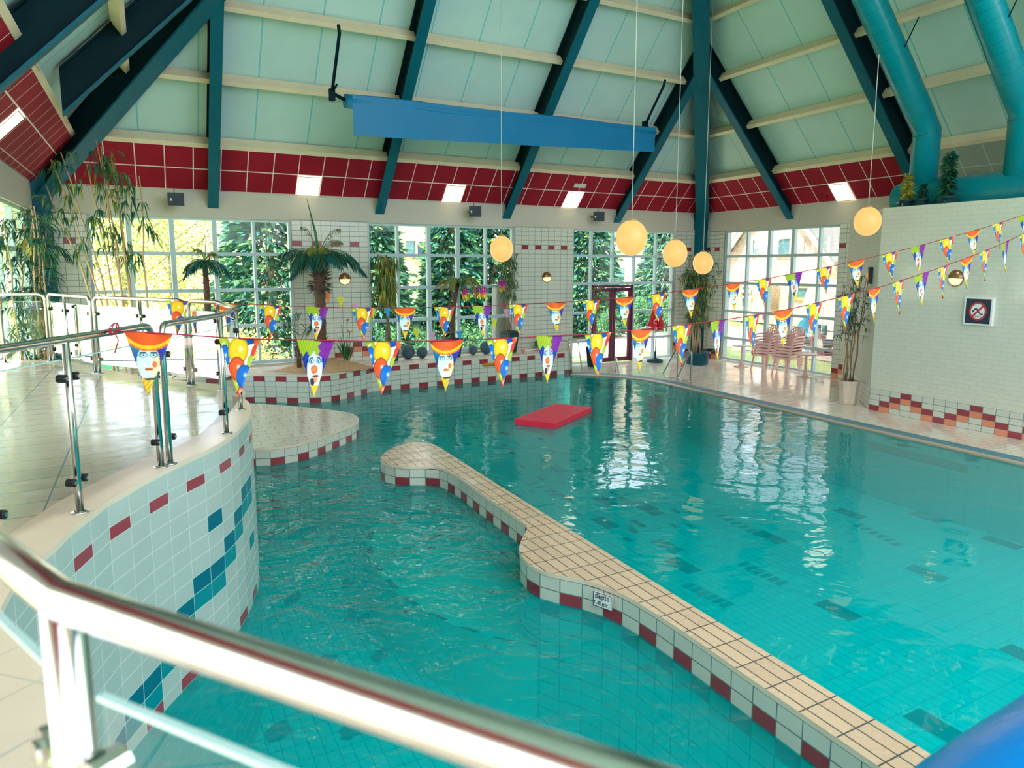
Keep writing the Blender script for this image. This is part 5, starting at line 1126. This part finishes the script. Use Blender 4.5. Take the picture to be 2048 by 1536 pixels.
c = W(.0, 15.8, ZL); t = thing('leafy_shrub', 'low green shrub beyond the platform seen through the railing glass', 'shrub', c); m = MB()
for k in range(200): leaf(m, c + Vector((rp.uniform(-.3, .3), rp.uniform(-.2, .2), rp.uniform(0, .45))), rdir(-.1, 1.2), .18, .05, rp.choice((0, 1, 4)), .2)
m.build('leaves', GR, t)
# ------------------------------------------------------------------ outdoors
ro = random.Random(5)
CON = [mat('needles_blue_green', (50, 116, 96), .8, var=.3, scale=1), mat('needles_green', (86, 146, 92), .8, var=.3, scale=1), mat('needles_dark', (30, 80, 74), .8, var=.3, scale=1), mat('needles_tip', (130, 160, 80), .8, var=.2)]
BIR = [mat('birch_leaf_yellow', (226, 214, 120), .8, var=.2, scale=1), mat('birch_leaf_green', (180, 194, 110), .8, var=.2, scale=1), mat('birch_leaf_pale', (220, 212, 150), .8, var=.2, scale=1), mat('birch_leaf_dark', (130, 158, 96), .8, var=.2)]
BARK = mat('grey_bark', (150, 140, 128), .9, var=.2, scale=6)
def lq(m, p, d, L, wd, mi):
    s = d.cross(Vector((ro.uniform(-1, 1), ro.uniform(-1, 1), ro.uniform(-1, 1)))); s = s.normalized() * wd / 2 if s.length > 1e-3 else Vector((wd / 2, 0, 0))
    m.face([p, p + d * L * .5 + s, p + d * L, p + d * L * .5 - s], mi)
def conifer(label, base, h, rad, n=7000, mix=(0, 0, 1, 2, 3)):
    t = thing('conifer', label, 'tree', base, None); m = MB(); m.tube([base, base + Vector((0, 0, h))], [.18, .02], 8); m.build('trunk', BARK, t); m = MB()
    n = n * 5 // 2; nb = n // 60
    for k in range(nb):
        f = (k + ro.random()) / nb; z = .25 + (h - .25) * f; a = k * 2.4; L = rad * (1 - f) ** .75 * ro.uniform(.7, 1.1) + .15; d = Vector((math.cos(a), math.sin(a), 0))
        for i in range(60):
            g = ro.random() ** .7; p = base + d * L * g + Vector((0, 0, z - .28 * L * g + .1 * g * g * L)); e = (d * ro.uniform(.3, 1) + Vector((-d.y, d.x, 0)) * ro.uniform(-1, 1) + Vector((0, 0, ro.uniform(-.5, .15)))).normalized()
            lq(m, p, e, .2 * ro.uniform(.6, 1.4), .06, ro.choice(mix) if g < .75 else ro.choice((1, 3, 0, 1)))
    for k in range(7000):
        f = ro.random() ** 1.3; a = ro.uniform(0, 6.283); L = rad * (1 - f) ** .8 * .8 * ro.random() ** .5; p = base + Vector((math.cos(a) * L, math.sin(a) * L, .3 + (h - .5) * f)); lq(m, p, Vector((math.cos(a), math.sin(a), ro.uniform(-.8, .2))), .3, .1, ro.choice((2, 0, 0, 1)))
    m.build('needle_branches', CON, t)
def broadleaf(label, base, h, rad, n, mix, mats, ls=.16, zlo=.12, name='birch_tree', trunk=True):
    t = thing(name, label, 'tree' if trunk else 'bush', base)
    if trunk:
        m = MB(); m.tube([base, base + Vector((.1, 0, h * .5)), base + Vector((0, 0, h * .9))], [.1, .07, .02], 7)
        for k in range(9): a = k * 2.4; z = h * (.25 + .06 * k); m.tube([base + Vector((0, 0, z)), base + Vector((math.cos(a) * rad * .7, math.sin(a) * rad * .7, z + rad * .5))], [.035, .01], 5)
        m.build('trunk', BARK, t)
    m = MB(); cl = [(Vector((ro.gauss(0, .42) * rad, ro.gauss(0, .42) * rad, h * ro.uniform(zlo, 1))), rad * ro.uniform(.15, .4)) for _ in range(max(6, n // 70))]
    n = n * (3 if trunk else 2); ls *= .6
    for k in range(n):
        c, r = ro.choice(cl); p = base + c + Vector((ro.gauss(0, .5) * r, ro.gauss(0, .5) * r, ro.gauss(0, .6) * r))
        if p.z < base.z + .03: continue
        lq(m, p, Vector((ro.uniform(-1, 1), ro.uniform(-1, 1), ro.uniform(-1, .4))).normalized(), ls * ro.uniform(.7, 1.3), ls * .6, ro.choice(mix))
    m.build('foliage', mats, t)
def O(px, b, z=-.05): p = onB(px, 640, b); return Vector((p.x, p.y, z))
for px, b, h, r, n, lb in ((150, 25, 7.5, 2.6, 3600, 'yellow green birch behind the left part of the tall window'), (250, 27, 8, 3, 4600, 'pale yellow birch filling the middle of the tall window'), (345, 29, 8, 2.8, 4200, 'yellow green birch behind the small palm'), (-40, 24, 7, 2.5, 2400, 'birch outside beyond the left corner')):
    broadleaf(lb, O(px, b), h, r, n, (0, 0, 1, 2, 3), BIR, .17)
for px, b, h, r, n, lb in ((545, 24.5, 7.5, 2.5, 3600, 'big conifer at the right side of the tall left window'), (745, 23.5, 6.5, 1.7, 2600, 'conifer at the left side of the middle window'), (905, 24, 6.5, 1.6, 2600, 'conifer in the middle of the middle window'), (985, 24.5, 7, 2.1, 3200, 'dark conifer behind the right part of the middle window'), (1175, 25, 7, 1.9, 3000, 'dark conifer left of the purple door'), (1330, 26, 6.5, 2., 2800, 'dark conifer behind the largest globe lamp')):
    conifer(lb, O(px, b), h, r, n)
for k, (px, b, h, w_, lb) in enumerate(((770, 20.6, .95, .8, 'green bush under the left part of the middle window'), (840, 20.6, .95, .85, 'green bush under the window centre, left of the leaning palm'), (925, 20.6, 1., .85, 'green bush under the window, right of the leaning palm'), (995, 20.7, 1., .8, 'green bush behind the grey post in the middle window'), (1290, 21.5, 1.5, .9, 'leafy bush right of the purple door behind the parasol'), (1345, 21.8, 1.6, .8, 'leafy bush beside the corner post outside'), (1215, 22.5, 1.1, .7, 'small bush behind the purple door'))):
    broadleaf(lb, O(px, b), h, w_, 700, (1, 3, 0, 1), BIR if k % 3 == 5 else [CON[1], GR[1], BIR[1], CON[0]], .12, .1, 'garden_bush', False)
for px, b, h, w_, lb in ((500, 21.5, .9, 1., 'yellow green bush at the foot of the big conifer'), (430, 22, .9, 1.1, 'yellow green bush behind the railing tip'), (800, 26, 1.5, 1.3, 'yellow flowering hedge before the brick house'), (880, 26, 1.5, 1.3, 'yellow flowering hedge right of the house windows')):
    broadleaf(lb, O(px, b), h, w_, 700, (0, 0, 1, 2), BIR, .13, .1, 'garden_bush', False)
# --- brick houses
def brick(name, c1, c2, mo):
    m = bpy.data.materials.new(name); m.use_nodes = True; nt = m.node_tree; P = nt.nodes['Principled BSDF']; u = nt.nodes.new('ShaderNodeUVMap'); b = nt.nodes.new('ShaderNodeTexBrick'); nt.links.new(u.outputs[0], b.inputs[0])
    b.inputs['Scale'].default_value = 1; b.inputs['Brick Width'].default_value = .3; b.inputs['Row Height'].default_value = .1; b.inputs['Mortar Size'].default_value = .012
    for i, c in ((1, c1), (2, c2), (3, mo)): b.inputs[i].default_value = (*lin(c), 1)
    nt.links.new(b.outputs[0], P.inputs['Base Color']); P.inputs['Roughness'].default_value = .85; return m
BRK = brick('cream_pink_brick', (236, 208, 190), (228, 200, 182), (206, 180, 164)); ROOFT = mat('grey_roof_tiles', (136, 140, 142), .7, var=.1, scale=3); TRIM = mat('cream_trim', (226, 206, 180), .6); WGL = mat('house_window_glass', (96, 140, 150), .15, spec=.6); SLAT = mat('white_slats', (216, 205, 190), .6); YEL = mat('yellow_window_trim', (216, 186, 110), .6)
def house(label, at, eave, apexz, half, s0, wins, depth, ax, slats=None, extra=None):
    """gable front at plane 'at'; ax 'a' or 'b'; s along the facade"""
    f = (lambda s, z, o=0.: W(at + o, s, z)) if ax == 'a' else (lambda s, z, o=0.: W(s, at + o, z))
    t = thing('house', label, 'house', f(s0, 0)); m = MB(); q = [(s0 - half, 0), (s0 + half, 0), (s0 + half, eave), (s0, apexz), (s0 - half, eave)]
    m.face([f(s, z) for s, z in q], 0, q); m.face([f(s, z, depth) for s, z in q], 0, q)
    for sg in (-1, 1): m.face([f(s0 + sg * half, 0), f(s0 + sg * half, 0, depth), f(s0 + sg * half, eave, depth), f(s0 + sg * half, eave)], 0, [(0, 0), (depth, 0), (depth, eave), (0, eave)])
    m.build('wall', BRK, t)
    for sg in (-1, 1):
        m = MB(); ov = .35; k = (apexz - eave) / half; a, b = (s0, apexz + .1), (s0 + sg * (half + ov), eave - k * ov + .1)
        c = [f(*a, -.35), f(*b, -.35), f(*b, depth), f(*a, depth)]; m.hexa(c + [p + Vector((0, 0, .16)) for p in c]); m.build('roof', ROOFT, t)
        m = MB(); c = [f(a[0], a[1] - .28, -.4), f(b[0], b[1] - .28, -.4), f(b[0], b[1] + .0, -.4), f(a[0], a[1] + .0, -.4)]; m.hexa(c + [p + (f(0, 0, .1) - f(0, 0, 0)) for p in c]); m.build('barge_board', TRIM, t)
    if slats:
        m = MB()
        for lo, hi in slats:
            for k in range(7): z = lo[1] + (hi[1] - lo[1]) * k / 7; m.face([f(lo[0], z, -.03), f(hi[0], z, -.03), f(hi[0], z + .16, -.05), f(lo[0], z + .16, -.05)])
        m.build('slats', SLAT, t)
    for s, z, w_, h_, mt in wins:
        m = MB(); 
        for x0, x1, z0, z1 in ((s - w_ / 2 - .1, s - w_ / 2, z, z + h_), (s + w_ / 2, s + w_ / 2 + .1, z, z + h_), (s - w_ / 2 - .1, s + w_ / 2 + .1, z + h_, z + h_ + .12), (s - w_ / 2 - .18, s + w_ / 2 + .18, z - .12, z)):
            c = [f(x0, z0, -.1), f(x1, z0, -.1), f(x1, z1, -.1), f(x0, z1, -.1)]; m.hexa(c + [p + (f(0, 0, .12) - f(0, 0, 0)) for p in c])
        o = m.build('window', mt, t); m = MB(); m.face([f(s - w_ / 2, z, -.02), f(s + w_ / 2, z, -.02), f(s + w_ / 2, z + h_, -.02), f(s - w_ / 2, z + h_, -.02)]); m.build('pane', WGL, o)
    return t, f
def sz(px, py, at, ax='a'):
    p = onA(px, py, at) if ax == 'a' else onB(px, py, at); a, b = AB(p); return (b if ax == 'a' else a), p.z
AT = 29.0; e0 = sz(1458, 512, AT); e1 = sz(1690, 566, AT); sm = sz(1552, 480, AT)[0]; hw = abs(sz(1452, 520, AT)[0] - sm)
w1 = sz(1518, 508, AT); w2 = sz(1569, 508, AT); wt = sz(1518, 480, AT)[1]; ww = abs(sz(1505, 500, AT)[0] - sz(1531, 500, AT)[0]) * .9
y1 = sz(1601, 595, AT); yt = sz(1601, 576, AT)[1]; l1 = sz(1494, 592, AT); l1t = sz(1494, 574, AT)[1]
hs, hf = house('cream brick gable house with two blue windows and slats seen through the big right window', AT, e0[1] - .2, e0[1] - .2 + hw * 1.0, hw, sm, [(w1[0], w1[1], ww, wt - w1[1], TRIM), (w2[0], w2[1], ww * .9, wt - w2[1], TRIM), (y1[0], y1[1], 1.0, yt - y1[1], YEL), (l1[0], l1[1], .5, l1t - l1[1], TRIM), (l1[0], sz(1494, 614, AT)[1], .5, .7, TRIM)], 9, 'a', [((w2[0] + ww * .62, w2[1]), (w1[0] - ww * .62, wt)), ((w1[0] + ww * .62, w1[1]), (w1[0] + ww * 1.25, wt)), ((w2[0] - ww * 1.5, w2[1]), (w2[0] - ww * .62, wt))])
m = MB(); q0 = sz(1536, 620, AT); q1 = sz(1560, 572, AT)
for k in range(9):
    s = q0[0] + (q1[0] - q0[0]) * k / 8; m.tube([hf(s, q0[1], -.08), hf(s, q1[1], -.08)], .02, 4); z = q0[1] + (q1[1] - q0[1]) * k / 8; m.tube([hf(q0[0], z, -.08), hf(q1[0], z, -.08)], .02, 4)
m.build('trellis', mat('brown_trellis', (170, 150, 120), .8), hs)
s2 = sz(1790, 500, 31)[0]; house('second gable house at the far right of the chair window', 31., 3.6, 9.0, 5.6, s2, [(sz(1660, 590, 31)[0], 1.2, .8, 1.2, TRIM)], 9, 'a')
BT = 31.0; wv = sz(830, 508, BT, 'b'); wvt = sz(830, 482, BT, 'b')[1]; apx = sz(800, 420, BT, 'b'); er = sz(868, 497, BT, 'b')
house('pinkish brick gable house seen between conifers in the middle window', BT, er[1] - .5, er[1] - .5 + 5.2, abs(er[0] - apx[0]) + .5, apx[0], [(wv[0], wv[1], .95, wvt - wv[1], TRIM), (sz(853, 600, BT, 'b')[0], 1.0, .55, 1.3, TRIM), (sz(853, 570, BT, 'b')[0], 3.0, .9, .6, TRIM), (sz(872, 600, BT, 'b')[0], 1.0, .4, .9, TRIM)], 9, 'b', [((sz(802, 508, BT, 'b')[0], wv[1]), (wv[0] - .75, wvt)), ((wv[0] + .75, wv[1]), (wv[0] + 1.7, wvt))])
BL = 36.; h2 = sz(430, 470, BL, 'b'); house('pale gable house half hidden behind the birches and the conifer', BL, 4.2, 9.5, 5.5, h2[0] + 1.5, [(h2[0] + 1, 1.2, 1., 1.3, TRIM)], 9, 'b')
p = sz(1235, 520, 40, 'b'); house('bluish grey building far behind the purple door', 40., 6.5, 10, 5.2, p[0] + 1, [(p[0], 4.2, 1.2, 1.6, TRIM), (p[0] + 2.4, 4.2, 1.2, 1.6, TRIM), (p[0], 1., 1.2, 1.6, TRIM)], 8, 'b')
# --- vehicles and street things
VANW = mat('white_van_paint', (232, 222, 214), .3); VBLUE = mat('van_logo_blue', (60, 150, 190), .4, var=.15); TYRE = mat('tyre', (30, 32, 34), .8); CARD = mat('dark_teal_car', (20, 66, 78), .25); WIN = mat('car_glass', (30, 70, 84), .1); PLATE = mat('yellow_plate', (236, 190, 40), .5); CHR = mat('car_trim', (190, 196, 198), .3, .6)
VA = 20.5; fv = lambda px, py: onA(px, py, VA)
b0 = AB(fv(1598, 640))[1]; b1_ = b0 - 5.4; t = thing('van', 'white delivery van with a round blue emblem parked outside the big right window', 'van', W(VA, (b0 + b1_) / 2, -.04))
prof = [(b0, .45), (b0, 1.15), (b0 - .25, 1.95), (b0 - .5, 2.25), (b1_, 2.3), (b1_, .45)]
m = MB(); A_, B_ = [W(VA, b, z) for b, z in prof], [W(VA + 1.9, b, z) for b, z in prof]; m.face(A_, 0); m.face(B_[::-1], 0)
for i in range(len(prof)): j = (i + 1) % len(prof); m.face([A_[i], B_[i], B_[j], A_[j]], 0)
m.build('body', VANW, t); zc = fv(1614, 668).z; bc = AB(fv(1616, 668))[1]; rz = abs(fv(1614, 634).z - zc) * 1.0; rb = abs(AB(fv(1591, 668))[1] - bc) * .95
vp = lambda x, z, o: W(VA - o, bc + x, zc + z)
m = MB(); N = 36
m.face([vp(math.cos(6.283 * k / N) * rb, math.sin(6.283 * k / N) * rz, .006) for k in range(N)], 0)
for P_ in ([(-.1, .8), (-.4, .72), (-.55, .45), (-.25, .3), (-.62, .12), (-.4, -.02), (-.1, .2)], [(.02, -.02), (-.08, -.02), (.22, -.95), (.3, -.95)], [(-.1, -.45), (-.7, -.4), (-.45, -.66), (-.05, -.6)], [(.9, -.0), (-.9, -.0), (-.9, -.05), (.9, -.05)]): m.face([vp(x * rb, z * rz, .01) for x, z in P_], 1)
m.build('emblem', [VBLUE, VANW], t)
m = MB(); q = fv(1638, 659); q2 = fv(1650, 661)
for p in (q, q2): m.hexa([p + EB * x + Vector((0, 0, z)) - EA * o for o in (.0, .03) for x, z in ((-.08, -.16), (.08, -.16), (.08, .16), (-.08, .16))])
m.build('door_handle', WIN, t)
m = MB(); m.tube([W(VA - .008, AB(fv(1644.5, 660))[1], .5), W(VA - .008, AB(fv(1644.5, 660))[1], 2.2)], .012, 4); m.tube([W(VA - .008, b0 - .3, .75), W(VA - .008, b1_, .75)], .012, 4); m.build('door_seam', CHR, t)
m = MB(); m.hexa([W(VA + o, b, z) for o in (-.05, 1.95) for b, z in ((b0 + .05, .28), (b1_, .28), (b1_, .5), (b0 + .05, .5))]); m.build('bumper_skirt', CARD, t)
for b in (b0 - .9, b1_ + 1): m = MB(); m.disc(W(VA - .06, b, .3), EA, .33, .25, 24); o = m.build('wheel', TYRE, t); m = MB(); m.disc(W(VA - .07, b, .3), EA, .18, .02, 18); m.build('hub_cap', CHR, o)
m = MB(); m.face([W(VA + .1, b0 - .03 + .01, 1.2), W(VA + 1.8, b0 - .02, 1.2), W(VA + 1.75, b0 - .24, 1.92), W(VA + .15, b0 - .24, 1.92)]); m.build('windscreen', WIN, t)
def car(label, base, ang, paint):
    t = thing('car', label, 'car', base); d = Vector((math.cos(ang), math.sin(ang), 0)); s = Vector((-d.y, d.x, 0)); P3 = lambda x, y, z: base + d * x + s * y + Vector((0, 0, z))
    pr = [(2., .35), (2.05, .62), (1.9, .82), (1.0, .92), (.45, 1.38), (-1.1, 1.42), (-1.8, 1.0), (-2.05, .92), (-2.08, .4)]
    m = MB(); L_, R_ = [P3(x, -.82, z) for x, z in pr], [P3(x, .82, z) for x, z in pr]; m.face(L_[::-1]); m.face(R_)
    for i in range(len(pr)): j = (i + 1) % len(pr); m.face([L_[i], L_[j], R_[j], R_[i]])
    m.build('body', paint, t); m = MB(); m.face([P3(1.0, -.7, .96), P3(1.0, .7, .96), P3(.5, .62, 1.36), P3(.5, -.62, 1.36)])
    for y in (-.825, .825): m.face([P3(.85, y, .95), P3(.42, y, 1.32), P3(-1.05, y, 1.35), P3(-1.6, y, .98)])
    m.build('windows', WIN, t)
    m = MB(); m.box(P3(2.06, -.3, .42), d * .02, s * .6, (0, 0, .14)); m.build('number_plate', PLATE, t)
    m = MB(); m.box(P3(1.98, -.5, .66), d * .06, s * 1., (0, 0, .1)); m.build('grille', CHR, t)
    for y in (-.72, .5): m = MB(); m.box(P3(1.97, y, .64), d * .06, s * .22, (0, 0, .14)); m.build('headlight', VANW, t)
    for x in (-1.3, 1.3):
        for y in (-.84, .7): m = MB(); m.disc(P3(x, y, .3), s, .3, .14, 20); m.build('wheel', TYRE, t)
p = onB(1163, 650, 26.5); p.z = -.04; car('dark teal car with a yellow number plate parked outside, left of the purple door', p, math.atan2(-p.y, -p.x) - .25, CARD)
c = O(852, 26.5); t = thing('street_lamp', 'globe street lamp in front of the pinkish brick house', 'street lamp', c); m = MB(); m.tube([c, c + Vector((0, 0, 3.4))], .045, 8); m.build('pole', BARK, t); m = MB(); m.ball(c + Vector((0, 0, 3.65)), .28, 20); m.build('globe', VANW, t)
c = W(23, AB(onA(1533, 634, 23))[1], -.04); t = thing('no_parking_sign', 'small round no parking sign outside the big right window', 'sign', c); zc = onA(1533, 633, 23).z
m = MB(); m.tube([c, c + Vector((0, 0, zc + .2))], .025, 6); m.build('pole', CHR, t); m = MB(); m.disc(c + Vector((0, 0, zc)) - EA * .03, -EA, .16, .02, 20, 0); m.disc(c + Vector((0, 0, zc)) - EA * .052, -EA, .11, .004, 20, 1)
u1, u2 = EB.normalized() * .1, Vector((0, 0, .1)); pc = c + Vector((0, 0, zc)) - EA * .06; k_ = EB.normalized() * .02; m.face([pc - u1 - u2 - k_, pc - u1 - u2 + k_, pc + u1 + u2 + k_, pc + u1 + u2 - k_], 0); m.build('disc', [SR, mat('sign_blue', (40, 60, 140), .4)], t)
c = O(226, 22); t = thing('green_container', 'green box standing on the lawn beyond the tall left window', 'container', c); m = MB(); m.cbox(c, 1.1, .8, 1.1, .3); m.build('box', mat('green_box_paint', (40, 130, 84), .5), t); m = MB(); m.cbox(c + Vector((0, 0, 1.1)), 1.16, .86, .06, .3); m.build('lid', mat('green_box_lid', (30, 100, 66), .5), t)
c = O(1035, 19.2); c2 = onB(1003, 640, 19.0); m = MB(); m.lathe([(.28, 0), (.26, 2.2), (.27, 2.25), (0, 2.25)], Vector((c2.x, c2.y, -.05)), 20, 0, 1, True, False); tag(m.build('grey_pillar', mat('grey_pillar', (88, 94, 94), .6)), 'grey round pillar outside behind the bamboo of the middle window', 'pillar')
